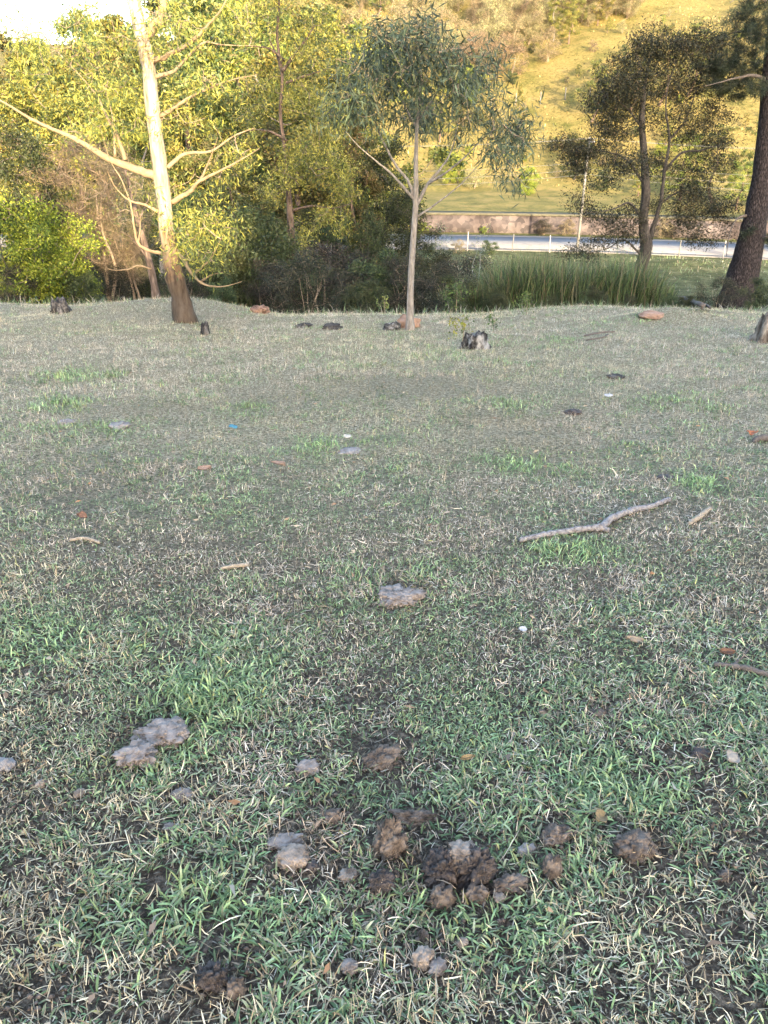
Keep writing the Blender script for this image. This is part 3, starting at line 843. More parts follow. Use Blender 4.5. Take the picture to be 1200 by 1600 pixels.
PROTO["brownish"] = proto_tree("scrubby_shrub", 2.2, 1.6, 0.1, 10, 220, lf(40, 0.17, 0.07, 0.030, [(2, (0.038, 0.032, 0.022)), (2, (0.022, 0.027, 0.015)), (1, (0.065, 0.052, 0.036))], r_tip=0.003, r_max=0.012), M["twig"], M["twig"], 29, 0.04, stems=5, cat="shrub")
PROTO["sapling"] = proto_tree("pale_sapling", 3.6, 0.8, 0.4, 8, 70, lf(16, 0.16, 0.07, 0.025, BLUE, r_tip=0.004, r_max=0.014), M["twig_white"], M["twig_white"], 30, 0.028, stems=3)
PROTO["conifer"] = proto_tree("grove_tree", 10, 2.5, 0.05, 22, 420, lf(44, 0.32, 0.22, 0.09, DARK), M["bark_dark"], M["twig_dark"], 31, 0.2)
USED = set()


def plant(kind, px, top_py, Y, label, rz=None, group=None, wide=1.0):
    root, h = PROTO[kind]
    x = at(px, top_py, Y)[0]; zt = at(px, top_py, Y)[2]
    z = float(H(x, Y))
    s = max(0.15, (zt - z) / h)
    rz = RNG.random() * 6.28 if rz is None else rz
    return put(kind, (x, Y, z), rz, (s * wide, s * wide, s), label, group)


def put(kind, loc, rz, s, label, group=None):
    root = PROTO[kind][0]
    if kind in USED:
        return copy_thing(root, loc, rz, s, label, group)
    USED.add(kind)
    root.location = loc; root.rotation_euler = (0, 0, rz); root.scale = s if not np.isscalar(s) else (s,) * 3
    root["label"] = label
    if group: root["group"] = group
    return root


WOOD = "trees of the wood across the valley"
FOREST = [
    ("dark", 8, 185, 24, "dark green tree at the left edge above the bright shrub", 1.0, 0.85),
    ("bare", 125, 215, 24, "leafless tan tree with a twin trunk between lime shrub and big eucalyptus", 0.6, 1.0),
    ("bare", 185, 255, 25, "leafless twiggy tree just left of the big eucalyptus trunk", 2.2, 0.8),
    ("tall", 45, 45, 52, "tall tree on the skyline at the upper left corner", None, 1.0),
    ("broad", 100, 22, 58, "round olive tree on the skyline left of the big eucalyptus", None, 1.0),
    ("tall", 168, 2, 60, "tall tree on the skyline behind the left limb of the big eucalyptus", None, 1.1),
    ("yellow", 70, 120, 40, "yellow-green tree behind the long left limb of the big eucalyptus", None, 1.1),
    ("yellow", 145, 135, 43, "yellow-green tree directly left of the big eucalyptus trunk", None, 1.0),
    ("broad", 212, 60, 46, "olive tree right behind the big eucalyptus trunk", None, 1.0),
    ("tall", 285, -40, 55, "tall tree rising behind the fork of the big eucalyptus", None, 1.1),
    ("broad", 235, -15, 62, "large olive tree on the skyline just right of the big eucalyptus fork", None, 1.1),
    ("yellow", 135, 35, 64, "yellow-green tree on the skyline between the two tall left ones", None, 1.2),
    ("broad", -15, 50, 66, "olive tree on the skyline at the left edge of the view", None, 1.2),
    ("yellow", 300, 150, 36, "yellow-green tree just right of the big eucalyptus trunk", None, 1.05),
    ("broad", 345, -30, 52, "large olive tree behind the upper right limbs of the big eucalyptus", None, 1.1),
    ("tall", 395, -60, 44, "tall bright tree left of the brown-barked tree's upper stem", None, 1.1),
    ("broad", 350, 215, 31, "olive tree under the right limbs of the big eucalyptus", None, 1.0),
    ("dark", 330, 290, 27, "shaded green tree low between big eucalyptus and brown-barked tree", None, 1.0),
    ("dark", 285, 300, 31, "dark tree low behind the big eucalyptus trunk", None, 1.1),
    ("dark", 405, 325, 32, "dark tree low left of the brown-barked trunk", None, 1.1),
    ("dark", 470, 335, 34, "dark tree low behind the brown-barked trunk", None, 1.2),
    ("dark", 525, 345, 31, "dark tree low right of the brown-barked trunk", None, 1.1),
    ("dark", 205, 330, 33, "dark tree low behind the leaning grey trunk", None, 1.1),
    ("dark", 150, 355, 30, "dark tree low behind the leafless twin-trunk tree", None, 1.1),
    ("shrub", 392, 330, 25, "grey-green bush with thin stems left of the brown-barked trunk", None, 0.8),
    ("tall", 500, -10, 50, "tall tree right of the brown-barked tree's upper stem", None, 1.1),
    ("yellow", 560, 40, 56, "yellow-green tree behind the left side of the young eucalyptus crown", None, 1.1),
    ("broad", 545, 190, 38, "olive tree between brown-barked tree and young eucalyptus", None, 0.9),
    ("dark", 600, 225, 40, "dark tree directly behind the young eucalyptus stem", None, 1.0),
    ("dark", 640, 290, 34, "dark dense tree low behind the young eucalyptus trunk", None, 1.05),
    ("dark", 575, 335, 31, "dark low tree left of the young eucalyptus trunk by the road", None, 1.0),
    ("sapling", 690, 345, 30, "pale-stemmed sapling right of the young eucalyptus trunk", None, 1.0),
    ("sapling", 757, 350, 25, "thin white-stemmed sapling in front of the reeds", 1.1, 0.9),
    ("broad", 1135, 195, 84, "olive tree beyond the road behind the feathery tree's right side", None, 1.1),
    ("yellow", 1080, 205, 88, "yellow-green tree beyond the road behind the forked trunk", None, 1.2),
    ("broad", 1205, 185, 82, "olive tree beyond the road behind the pine trunk", None, 1.2),
    ("yellow", 1165, 250, 80, "low yellow tree beyond the road left of the pine trunk", None, 1.2),
    ("dark", 905, 210, 96, "dark green tree at the hill foot behind the utility pole", None, 1.3),
    ("lime", 825, 262, 91, "golden bushy shrub on the lawn left of the utility pole", None, 0.9),
    ("dry", 742, 262, 95, "dry shrub at the hill foot right of the young eucalyptus", None, 1.2),
    ("tall", 815, 125, 104, "thin sparse tree standing on the lower hill pasture", None, 0.45),
    ("yellow", 690, 130, 108, "yellow tree on the hill behind the right side of the young eucalyptus crown", None, 1.0),
    ("lime", 730, 105, 118, "bright shrub on the hill at the foot of the grey scrub", None, 1.2),
    ("lime", 715, 240, 97, "small bright shrub at the hill foot between young eucalyptus branches", None, 1.0),
    ("broad", 965, 205, 100, "olive tree at the hill foot behind the left side of the feathery tree", None, 1.2),
    ("yellow", 1045, 195, 102, "yellow-green tree at the hill foot behind the feathery tree's middle", None, 1.3),
    ("broad", 1110, 215, 99, "olive tree at the hill foot between feathery tree and pine", None, 1.3),
    ("dry", 870, 262, 97, "dry brown bush at the hill foot left of the utility pole top", None, 1.2),
    ("dark", 945, 265, 92, "green tree at the hill foot just right of the utility pole", None, 1.2),
    ("yellow", 1005, 250, 90, "green tree at the hill foot behind the feathery tree's fork", None, 1.2),
]
for kind, px, ty, Y, lab, rz, wide in FOREST:
    plant(kind, px, ty, Y, lab, rz, WOOD if Y < 70 else "trees and shrubs at the foot of the hill", wide)

# wood along the top of the hill
HILLTOP = "trees and scrub along the top of the hill"
rows = [("dry", 570, 30, 128), ("dry", 610, 10, 132), ("dry", 655, 40, 128), ("dry", 700, 15, 134), ("dry", 735, 60, 124), ("dry", 770, 25, 134), ("dry", 800, 55, 127), ("dry", 838, 20, 138), ("dry", 860, 45, 131),
        ("broad", 590, -40, 150), ("tall", 650, -50, 152), ("broad", 710, -50, 155), ("yellow", 770, -40, 152), ("tall", 825, -60, 150), ("tall", 872, -20, 138), ("broad", 905, -30, 141), ("yellow", 940, -18, 145), ("broad", 985, -30, 149), ("yellow", 895, 0, 136),
        ("broad", 520, -40, 130), ("yellow", 450, -40, 125), ("tall", 240, 40, 95), ("broad", 130, 60, 90), ("tall", 20, 70, 95), ("yellow", 340, 0, 110), ("broad", 1100, -60, 165), ("yellow", 1170, -50, 165)]
for i, (kind, px, ty, Y) in enumerate(rows):
    word = {"dry": "grey-tan scrub bush", "broad": "olive tree", "tall": "tall green tree", "yellow": "yellow-green tree"}[kind]
    n = [k for k, r in enumerate(rows) if r[0] == kind and r[1] <= px and (r[1] < px or k <= i)]
    tot = sum(r[0] == kind for r in rows)
    order = ["first", "second", "third", "fourth", "fifth", "sixth", "seventh", "eighth", "ninth", "tenth"]
    plant(kind, px, ty, Y, "%s of the %ss along the hilltop, counting from the left" % (order[len(n) - 1], word), None, HILLTOP, 1.15)

rng = np.random.default_rng(15)
for i in range(125):
    px = rng.uniform(530, 1010); lim = np.interp(px, [540, 640, 760, 800, 885, 1010], [130, 125, 118, 85, 50, 22])
    py = rng.uniform(-25, lim)
    p = on_ground(px, py, 90, 500)
    put("dry", p, rng.random() * 6.28, rng.uniform(0.6, 1.3), "grey-tan scrub bush in the thicket at the top of the hill", "scrub thicket on the hill")
# bright shrubs at the left edge, dark undergrowth in the hollow
for px, ty, Y, lab, w in [(28, 318, 21.5, "bright lime shrub at the left edge of the meadow, nearest the corner", 1.0), (95, 345, 22.5, "bright lime shrub beside the leafless twin-trunk tree", 0.8), (-50, 320, 22, "lime shrub cut by the left edge of the view", 1.1)]:
    plant("lime", px, ty, Y, lab, None, "lime shrubs at the left edge", w)
UG = [("brownish", 170, 418, 24), ("shrub", 205, 405, 26), ("brownish", 285, 425, 22.5), ("shrub", 325, 402, 23.5), ("shrub", 372, 395, 24.5), ("brownish", 415, 415, 23), ("shrub", 432, 385, 26), ("brownish", 500, 388, 23), ("brownish", 545, 395, 24.5), ("brownish", 478, 400, 21.5),
      ("shrub", 590, 400, 23), ("brownish", 632, 405, 22.5), ("shrub", 668, 398, 25), ("brownish", 700, 412, 22), ("brownish", 742, 405, 26.5), ("shrub", 716, 435, 19.5), ("shrub", 775, 448, 19.2), ("shrub", 345, 440, 19.8), ("shrub", 570, 440, 20), ("shrub", 1195, 440, 24), ("brownish", 1130, 436, 27), ("brownish", 20, 420, 20.5), ("shrub", 120, 425, 21.5)]
names = {"brownish": "brown-green scrubby shrub", "shrub": "dark green shrub", "lime": "small bright shrub"}
where = {170: "behind the leafless twin-trunk tree", 205: "behind the leaning grey trunk", 285: "directly behind the big eucalyptus base", 325: "right of the big eucalyptus base in the hollow", 372: "above the reddish rock on the crest", 415: "left of the brown-barked trunk base",
         432: "behind the brown-barked trunk", 500: "right of the brown-barked trunk base", 545: "midway between brown-barked trunk and young eucalyptus", 478: "against the brown-barked trunk", 590: "left of the young eucalyptus trunk in the hollow", 632: "directly behind the young eucalyptus trunk", 668: "right of the young eucalyptus trunk in the hollow", 700: "below the pale sapling",
         742: "left of the reed bed", 716: "by the pale rock at the reed bed's left end", 775: "in front of the reed bed by the reddish rock", 345: "on the crest right of the big eucalyptus base", 570: "on the crest left of the young eucalyptus", 1195: "right of the pine trunk", 1130: "just left of the pine trunk base", 20: "under the lime shrubs at the left edge", 120: "at the right foot of the lime shrubs"}
for kind, px, ty, Y in UG:
    plant(kind, px, ty, Y, names[kind] + " " + where[px], None, "shrubs in the shaded hollow")

# low growth along the road, at the foot of the wall and of the reeds
rng = np.random.default_rng(77)
for i in range(30):
    x = rng.uniform(-4, 44); off = rng.choice([-6.2, -5.6, 5.0, 4.8]) + rng.normal() * 0.3
    d_ = float(road_y(x + 0.5)) - float(road_y(x - 0.5)); y = float(road_y(x)) + off
    k_ = ["shrub", "brownish", "dry", "lime"][int(rng.choice(4, p=[0.35, 0.35, 0.2, 0.1]))]
    s_ = {"shrub": 0.38, "brownish": 0.4, "dry": 0.24, "lime": 0.2}[k_] * rng.uniform(0.6, 1.5)
    put(k_, (x, y, float(H(x, y))), rng.random() * 6.28, (s_ * 1.3, s_ * 1.3, s_), "low weedy bush on the verge of the road" if off < 0 else "low weedy bush at the foot of the stone wall", "weedy bushes along the road")
for i in range(9):
    px = rng.uniform(690, 1080); Y_ = rng.uniform(17.2, 18.8); x = at(px, 480, Y_)[0]
    put("shrub", (x, Y_, float(H(x, Y_))), rng.random() * 6.28, rng.uniform(0.10, 0.22), "low bush on the crest at the foot of the reed bed", "low bushes at the foot of the reeds")
for i in range(16):
    px = rng.uniform(-20, 560); Y_ = rng.uniform(34, 62); kind = ["broad", "yellow", "tall"][i % 3]
    plant(kind, px, rng.uniform(-10, 210), Y_, "sunlit tree deep in the dense wood behind the big eucalyptus", None, WOOD, 1.1)

# small shrubs dotted over the far pasture
rng = np.random.default_rng(5)
for i in range(60):
    px = rng.uniform(690, 1200); py = rng.uniform(25, 280)
    if px < 780 and py < 100: continue
    p = on_ground(px, py, 90, 400)
    if p[1] < 99: continue
    kind = ["lime", "shrub", "dry", "yellow"][int(rng.integers(4))]
    s = {"lime": 0.32, "shrub": 0.5, "dry": 0.32, "yellow": 0.2}[kind] * rng.uniform(0.6, 1.4)
    put(kind, p, rng.random() * 6.28, s, "small shrub dotted over the sunlit hill pasture", "small shrubs on the pasture")
# a clump higher on the hill that throws the long shade patch
for px, py, s, lab in [(925, 190, 0.85, "tree on the pasture left behind the feathery tree, throwing a long shadow"), (955, 184, 0.9, "tree on the pasture behind the feathery tree's left side"), (985, 172, 1.0, "tree hidden behind the feathery tree, casting shade on the pasture"), (1030, 165, 1.1, "broad tree on the pasture behind the feathery tree's top"), (1075, 150, 1.0, "tree on the pasture right behind the feathery tree's crown")]:
    put("broad", on_ground(px, py, 90, 400), 1.0, s * 0.8, lab, "pasture trees behind the feathery tree")

# trees on the slope behind the photographer: they shade the right half of the meadow
GROVE = "shade trees on the slope behind the view"
gn = 0
for r_, t0 in enumerate((30, 36, 42)):
    for k in range(9):
        p_ = 5.3 + 2.1 * k + (r_ % 2) * 1.0 + RNG.uniform(-0.4, 0.4)
        t_ = t0 + RNG.uniform(-1.5, 1.5)
        x = 0.954 * p_ + 0.30 * t_; y = 0.30 * p_ - 0.954 * t_
        z = float(H(x, y))
        put("conifer", (x, y, z), RNG.random() * 6.28, 0.80 + 0.12 * RNG.random() + 0.02 * r_, "dense shade tree on the slope behind the view", GROVE)

for tx, ty, back, lab in [(72, 352, 46, "narrow pointed tree on the slope behind the view"), (20, 392, 44, "low tree beside the narrow pointed one behind the view"), (-30, 380, 47, "tree at the far end of the row behind the view")]:
    P_ = at(tx, ty, 21.0)
    Q_ = P_ + np.array([0.30 * back, -0.954 * back, back * math.tan(SUN_EL)])
    gz = float(H(Q_[0], Q_[1])); s_ = (Q_[2] - gz) / 9.9 * (1.35 if tx == 72 else 1.5)
    put("conifer", (Q_[0], Q_[1], gz), 1.0, (s_ * (0.8 if tx == 72 else 1.4), s_ * (0.8 if tx == 72 else 1.4), s_), lab, GROVE)

# ------------------------------------------------------------------ utility poles, wires, fences
M["concrete"] = plain_noise_material("pole_concrete", [(0.3, (0.12, 0.115, 0.11)), (0.7, (0.19, 0.185, 0.175))], 3, 0.2)
M["post"] = plain_noise_material("post_concrete", [(0.3, (0.11, 0.105, 0.10)), (0.7, (0.20, 0.19, 0.18))], 3, 0.2)
M["wire"] = plain_noise_material("wire_metal", [(0.3, (0.14, 0.14, 0.14)), (0.7, (0.22, 0.22, 0.22))], 3, 0.0, rough=0.5)
M["wood_old"] = bark_material("wood_old", [(0.3, (0.16, 0.14, 0.14)), (0.55, (0.33, 0.30, 0.31)), (0.8, (0.46, 0.42, 0.42))], (30, 30, 30), 0.5, 0.01)


def offset_point(x, off):
    d = (float(road_y(x + 0.5)) - float(road_y(x - 0.5)))
    n = math.hypot(1, d)
    return x - d / n * off, float(road_y(x)) + off / n


def box_geo(g, c, s, rz=0.0):
    c = np.asarray(c); s = np.asarray(s) / 2
    k = np.array([[x, y, z] for z in (-1, 1) for y in (-1, 1) for x in (-1, 1)]) * s
    ca, sa = math.cos(rz), math.sin(rz)
    k = np.stack([k[:, 0] * ca - k[:, 1] * sa, k[:, 0] * sa + k[:, 1] * ca, k[:, 2]], -1) + c
    g.add(k, [[0, 2, 3, 1], [4, 5, 7, 6], [0, 1, 5, 4], [2, 6, 7, 3], [0, 4, 6, 2], [1, 3, 7, 5]])


pole_tops = []
main_pole = on_ground(902, 388, 30, 200)
px_list = [(main_pole[0] - 34, "utility pole left of the reeds, mostly hidden by the dark trees"), (main_pole[0], "slim pale utility pole standing beside the road left of the feathery tree"), (main_pole[0] + 36, "utility pole by the road right of the pine trunk")]
for x, lab in px_list:
    if x == main_pole[0]: bx, by = main_pole[0], main_pole[1]
    else: bx, by = offset_point(x, main_pole[1] - float(road_y(main_pole[0])))
    bz = float(H(bx, by)); hp = 8.4
    r = empty("utility_pole", (bx, by, bz), lab, "pole", "utility poles along the road")
    g = Geo(); g.tube([[0, 0, -0.4], [0, 0, hp * 0.5], [0, 0, hp]], [0.13, 0.105, 0.08], 10); link("shaft", g.mesh("shaft", M["concrete"]), r)
    g = Geo(); box_geo(g, (0.16, 0.12, hp - 0.35), (0.10, 2.0, 0.12), 0.0); link("crossarm", g.mesh("crossarm", M["wood_old"], False), r)
    ends = []
    for dy in (-0.85, 0.0, 0.95):
        g = Geo(); g.tube([[0.16, 0.12 + dy, hp - 0.285], [0.16, 0.12 + dy, hp - 0.2], [0.16, 0.12 + dy, hp - 0.12]], [0.035, 0.06, 0.03], 8); link("insulator", g.mesh("insulator", M["post"]), r)
        ends.append(np.array([bx + 0.16, by + 0.12 + dy, bz + hp - 0.11]))
    for k, zz in enumerate((6.6, 6.1, 5.7)):
        ends.append(np.array([bx + 0.13, by, bz + zz]))
    pole_tops.append(ends)
wn_ = ["highest power line strung between the roadside poles, near side", "highest power line strung between the roadside poles, middle", "highest power line strung between the roadside poles, far side", "upper of the three lower cables between the roadside poles", "middle of the three lower cables between the roadside poles", "lowest cable between the roadside poles"]
for k in range(6):
    g = Geo()
    for a in (0, 1):
        p, q = pole_tops[a][k], pole_tops[a + 1][k]
        t = np.linspace(0, 1, 17)[:, None]
        pts = p + (q - p) * t; pts[:, 2] -= (4 * t * (1 - t))[:, 0] * (0.55 + 0.08 * k)
        g.tube(pts, np.full(17, 0.006 if k < 3 else 0.009), 4, cap=False)
    tag(link("overhead_wire", g.mesh("overhead_wire", M["wire"])), wn_[k], "wire", "overhead wires")

fence = empty("roadside_fence", (12, offset_point(12, -4.9)[1], ROADZ), "wire fence on pale concrete posts along the near side of the road", "fence")
fpos = []
for k in range(17):
    x = -6 + 3.4 * k + RNG.uniform(-0.4, 0.4)
    fx, fy = offset_point(x, -4.9); fz = float(H(fx, fy))
    fpos.append((fx, fy, fz))
    g = Geo(); lean = RNG.normal() * 0.05
    g.tube([[0, 0, -0.3], [lean * 0.5, 0, 0.7], [lean, 0, 1.38 + RNG.normal() * 0.06]], [0.045, 0.042, 0.04], 6)
    o = link("post", g.mesh("post", M["post"] if k % 2 else M["wood_old"]), fence); o.location = Vector((fx, fy, fz)) - fence.location
for hh in (0.4, 0.8, 1.2):
    g = Geo(); P_ = np.array(fpos) + [0, -0.07, hh]
    g.tube(P_ - np.array(fence.location), np.full(len(P_), 0.008), 3, cap=False)
    link("fence_wire", g.mesh("fence_wire", M["wire"]), fence)

hf0 = on_ground(1000, 128, 90, 400); hf1 = on_ground(690, 172, 90, 400)
hfence = empty("pasture_fence", hf0, "thin fence of pale posts crossing the sunlit hill pasture", "fence")
for k in range(9):
    p = hf0 + (hf1 - hf0) * k / 8.0; p[2] = float(H(p[0], p[1]))
    g = Geo(); g.tube([[0, 0, -0.3], [0, 0, 0.8], [0, 0, 1.5]], [0.08, 0.075, 0.07], 6)
    o = link("post", g.mesh("post", M["post"]), hfence); o.location = Vector(p - hf0)

# ------------------------------------------------------------------ grass
def blades(base, az, el, bend, length, width, cols, seg=2, tipcol=None):
    """curved tapering blades; returns verts, tris, colours"""
    n = len(base)
    k = seg * 2 + 1
    v = np.empty((n, k, 3)); c = np.empty((n, k, 3))
    h = np.stack([np.cos(az), np.sin(az), np.zeros(n)], -1)
    s = np.stack([-np.sin(az), np.cos(az), np.zeros(n)], -1)
    tw = RNG.normal(size=n) * 0.5
    s = s * np.cos(tw)[:, None] + np.array([0, 0, 1.0]) * np.sin(tw)[:, None]
    p = base.copy(); e = el.copy()
    tc = cols if tipcol is None else tipcol
    for i in range(seg):
        f = i / seg
        w = (width * (1.0 if i else 0.75) * (1 - 0.25 * f))[:, None] * 0.5
        v[:, 2 * i] = p - s * w; v[:, 2 * i + 1] = p + s * w
        c[:, 2 * i] = c[:, 2 * i + 1] = cols * (1 - f) + tc * f
        d = h * np.cos(e)[:, None] + np.array([0, 0, 1.0]) * np.sin(e)[:, None]
        p = p + d * (length / seg)[:, None]
        e = e - bend / seg
    v[:, 2 * seg] = p; c[:, 2 * seg] = tc
    t = []
    for i in range(seg - 1):
        a = 2 * i
        t += [[a, a + 1, a + 2], [a + 1, a + 3, a + 2]]
    a = 2 * (seg - 1)
    t += [[a, a + 1, a + 2]]
    t = np.array(t)[None] + (np.arange(n) * k)[:, None, None]
    return v.reshape(-1, 3), t.reshape(-1, 3), c.reshape(-1, 3)


# bright green patches (px, py, rx_px, ry_px, strength) and bare patches, turned into ground positions
GREEN_SPOTS = [(490, 700, 60, 14, 1.0), (815, 725, 70, 18, 1.0), (1095, 760, 45, 16, 1.0), (885, 862, 70, 18, 1.0), (395, 636, 40, 10, 0.9), (110, 590, 60, 8, 0.8), (95, 634, 40, 8, 0.9), (790, 630, 50, 10, 0.7), (340, 598, 40, 7, 0.6), (870, 533, 40, 5, 0.7),
               (1000, 500, 50, 8, 0.9), (180, 668, 50, 9, 0.7), (300, 1105, 90, 45, 0.9), (600, 905, 90, 30, 0.5), (240, 1170, 100, 50, 0.6), (500, 565, 60, 8, 0.4), (60, 1000, 120, 40, 0.5), (640, 1420, 200, 40, 0.4), (330, 1420, 140, 70, 0.6), (980, 1250, 200, 90, 0.3), (1060, 630, 80, 14, 0.5), (590, 690, 60, 10, 0.6)]
BARE_SPOTS = [(640, 606, 135, 17, 1.0), (820, 680, 110, 26, 0.5), (160, 735, 140, 44, 0.35), (440, 625, 90, 13, 0.7), (230, 640, 90, 12, 0.6), (760, 655, 60, 12, 0.6), (625, 926, 36, 22, 0.95), (715, 1350, 75, 45, 0.85), (620, 1320, 60, 60, 0.7), (200, 1160, 34, 40, 0.9), (60, 1250, 110, 50, 0.25), (60, 1430, 90, 70, 0.3), (340, 1525, 60, 35, 0.85), (520, 1275, 45, 35, 0.8),
              (880, 1300, 70, 30, 0.35), (990, 1315, 50, 30, 0.9), (1130, 1320, 70, 50, 0.2), (20, 1560, 60, 40, 0.8), (1130, 600, 40, 8, 0.3), (670, 1490, 50, 40, 0.6), (260, 1370, 40, 35, 0.6), (1050, 1090, 60, 20, 0.3), (750, 1215, 100, 30, 0.1), (480, 955, 70, 30, 0.35), (310, 960, 50, 24, 0.4), (900, 645, 40, 10, 0.6), (270, 495, 90, 8, 0.6)]


def spot_fields(spots):
    out = []
    for x, y, rx, ry, s in spots:
        c = on_ground(x, y); e = on_ground(x, y + ry); f = on_ground(x, y - ry)
        out.append((c[0], c[1], rx * mpp(c) * 1.0, 0.5 * abs(f[1] - e[1]) + 0.01, s))
    return out


DG = "dry dung clods in the foreground turf"
CL = [  # px, py, w, h, material, roughness, crack, label
    (256, 1138, 74, 50, "dung_grey", 0.42, 0.35, "large cracked grey dung pat beside tall green grass in the left foreground"),
    (216, 1172, 58, 48, "dung_grey", 0.45, 0.35, "grey dung lump at the lower left end of the large cracked pat"),
    (598, 1178, 62, 34, "dung_brown", 0.42, 0.25, "oval brown dung clod alone in the turf above the main heap"),
    (480, 1195, 36, 28, "dung_grey", 0.30, 0.15, "squarish grey clod left of the oval brown dung clod"),
    (285, 1238, 34, 20, "dung_grey", 0.28, 0.1, "small flat grey clod below the large cracked dung pat"),
    (444, 1310, 52, 24, "dung_grey", 0.28, 0.1, "flat grey clod half under the tan clod, left of the main heap"),
    (458, 1333, 50, 42, "dung_tan", 0.24, 0.1, "flat tan dung clod resting against the flat grey one"),
    (488, 1353, 22, 18, "dung_dark", 0.3, 0.1, "small dark clod at the lower right of the flat tan clod"),
    (544, 1363, 30, 22, "dung_tan", 0.28, 0.2, "small pale tan clod between the flat tan clod and the main heap"),
    (610, 1308, 50, 66, "dung_brown", 0.45, 0.3, "tall crumbly brown dung lump at the left of the main heap"),
    (646, 1273, 66, 24, "dung_brown", 0.5, 0.3, "low crumbled strip of dark dung behind the main heap"),
    (597, 1374, 42, 40, "dung_dark", 0.32, 0.2, "dark grey wedge-shaped clod below the tall crumbly lump"),
    (690, 1350, 62, 60, "dung_dark", 0.36, 0.45, "black layered dung lump, left part of the main heap"),
    (742, 1348, 62, 66, "dung_dark", 0.34, 0.4, "dark rounded dung lump, right part of the main heap"),
    (722, 1344, 46, 52, "dung_tan", 0.25, 0.1, "pale crumbly dung core in the centre of the main heap"),
    (690, 1397, 38, 38, "dung_brown", 0.4, 0.25, "brown crumbly clod directly below the black layered lump"),
    (745, 1394, 34, 30, "dung_brown", 0.4, 0.25, "brown crumbly clod directly below the dark rounded lump"),
    (795, 1378, 58, 26, "dung_brown", 0.4, 0.2, "elongated brown clod at the right of the main heap"),
    (780, 1400, 20, 16, "dung_tan", 0.3, 0.1, "little clod under the elongated brown clod"),
    (520, 1272, 34, 24, "dung_brown", 0.5, 0.3, "crumbled brown clod upper left of the main heap"),
    (862, 1352, 30, 42, "dung_brown", 0.35, 0.2, "upright brown clod standing right of the main heap"),
    (866, 1302, 46, 28, "dung_brown", 0.5, 0.3, "crumbled dark clod above the upright brown clod"),
    (822, 1325, 30, 18, "dung_grey", 0.35, 0.2, "small grey clod between the main heap and the crumbled dark clod"),
    (990, 1315, 64, 44, "dung_brown", 0.34, 0.2, "broad flat dark brown dung pat in the right foreground"),
    (334, 1522, 48, 44, "dung_dark", 0.42, 0.3, "dark crumbly dung clod in the lower left foreground"),
    (370, 1542, 30, 34, "dung_brown", 0.34, 0.2, "brown clod touching the dark crumbly clod in the lower left"),
    (546, 1508, 25, 28, "dung_grey", 0.34, 0.2, "small grey clod alone near the bottom edge"),
    (661, 1492, 34, 40, "dung_tan", 0.40, 0.3, "crumbly tan clod near the bottom edge, left of a pale one"),
    (684, 1508, 30, 26, "dung_grey", 0.30, 0.15, "pale round clod near the bottom edge right of the crumbly tan clod"),
    (660, 1460, 20, 18, "dung_brown", 0.35, 0.2, "tiny brown clod just above the crumbly tan clod"),
    (722, 1470, 17, 20, "dung_tan", 0.3, 0.2, "tiny tan clod between the main heap and the pale round clod"),
    (625, 926, 62, 40, "dung_grey", 0.5, 0.35, "pinkish-grey crumbled dung pat in the middle of the turf"),
    (935, 1112, 26, 16, "dung_brown", 0.4, 0.2, "small brown clod on the right, in the turf below the forked stick"),
    (846, 1112, 14, 12, "dung_brown", 0.4, 0.2, "tiny reddish clod left of the small brown clod on the right"),
    (1095, 1175, 30, 18, "dung_dark", 0.4, 0.2, "dark clod in the right-hand turf left of the pale dry leaf"),
    (65, 1222, 18, 16, "dung_tan", 0.3, 0.2, "small tan clod in the turf near the left edge"),
    (125, 1236, 18, 16, "dung_tan", 0.3, 0.2, "small tan clod left of the flat grey clod under the large pat"),
    (265, 1290, 18, 14, "dung_grey", 0.35, 0.2, "small grey clod below the flat grey one in the left foreground"),
    (1130, 1365, 26, 16, "dung_brown", 0.5, 0.3, "crumbled brown clod near the right edge of the foreground"),
    (895, 643, 26, 12, "dung_dark", 0.4, 0.2, "small dark dung clod in the turf right of the bare patch"),
    (1040, 745, 30, 10, "dung_dark", 0.4, 0.2, "dark clod beside the bright tuft at the right"),
]
BARE_SPOTS += [(px, py, w * 0.5, h * 0.5, 1.15) for px, py, w, h, *_ in CL]
GS, BS = spot_fields(GREEN_SPOTS), spot_fields(BARE_SPOTS)


def field(spots, x, y):
    m = np.zeros(len(x))
    for cx, cy, rx, ry, s in spots:
        q = ((x - cx) / rx) ** 2 + ((y - cy) / ry) ** 2
        m = np.maximum(m, s * np.exp(-q * 0.9))
    return m


def polar_points(n, r0, r1, power, half):
    """points in front of the camera, denser near it"""
    rr = np.geomspace(r0, r1, 400)
    dens = np.where(rr < 3.0, 1.0, (rr / 3.0) ** power) * rr
    cdf = np.concatenate([[0], np.cumsum(0.5 * (dens[1:] + dens[:-1]) * np.diff(rr))]); cdf /= cdf[-1]
    r = np.interp(RNG.random(n), cdf, rr)
    a = RNG.uniform(-half, half, n)
    return r * np.sin(a), r * np.cos(a) - 0.9


GREENS = np.array([[0.135, 0.205, 0.092], [0.190, 0.265, 0.130], [0.075, 0.126, 0.058], [0.225, 0.292, 0.135], [0.170, 0.208, 0.128]])
STRAWS = np.array([[0.55, 0.48, 0.36], [0.46, 0.39, 0.29], [0.62, 0.56, 0.46], [0.34, 0.27, 0.20], [0.52, 0.48, 0.40]])
OLIVES = np.array([[0.24, 0.20, 0.14], [0.15, 0.12, 0.09], [0.30, 0.26, 0.18]])


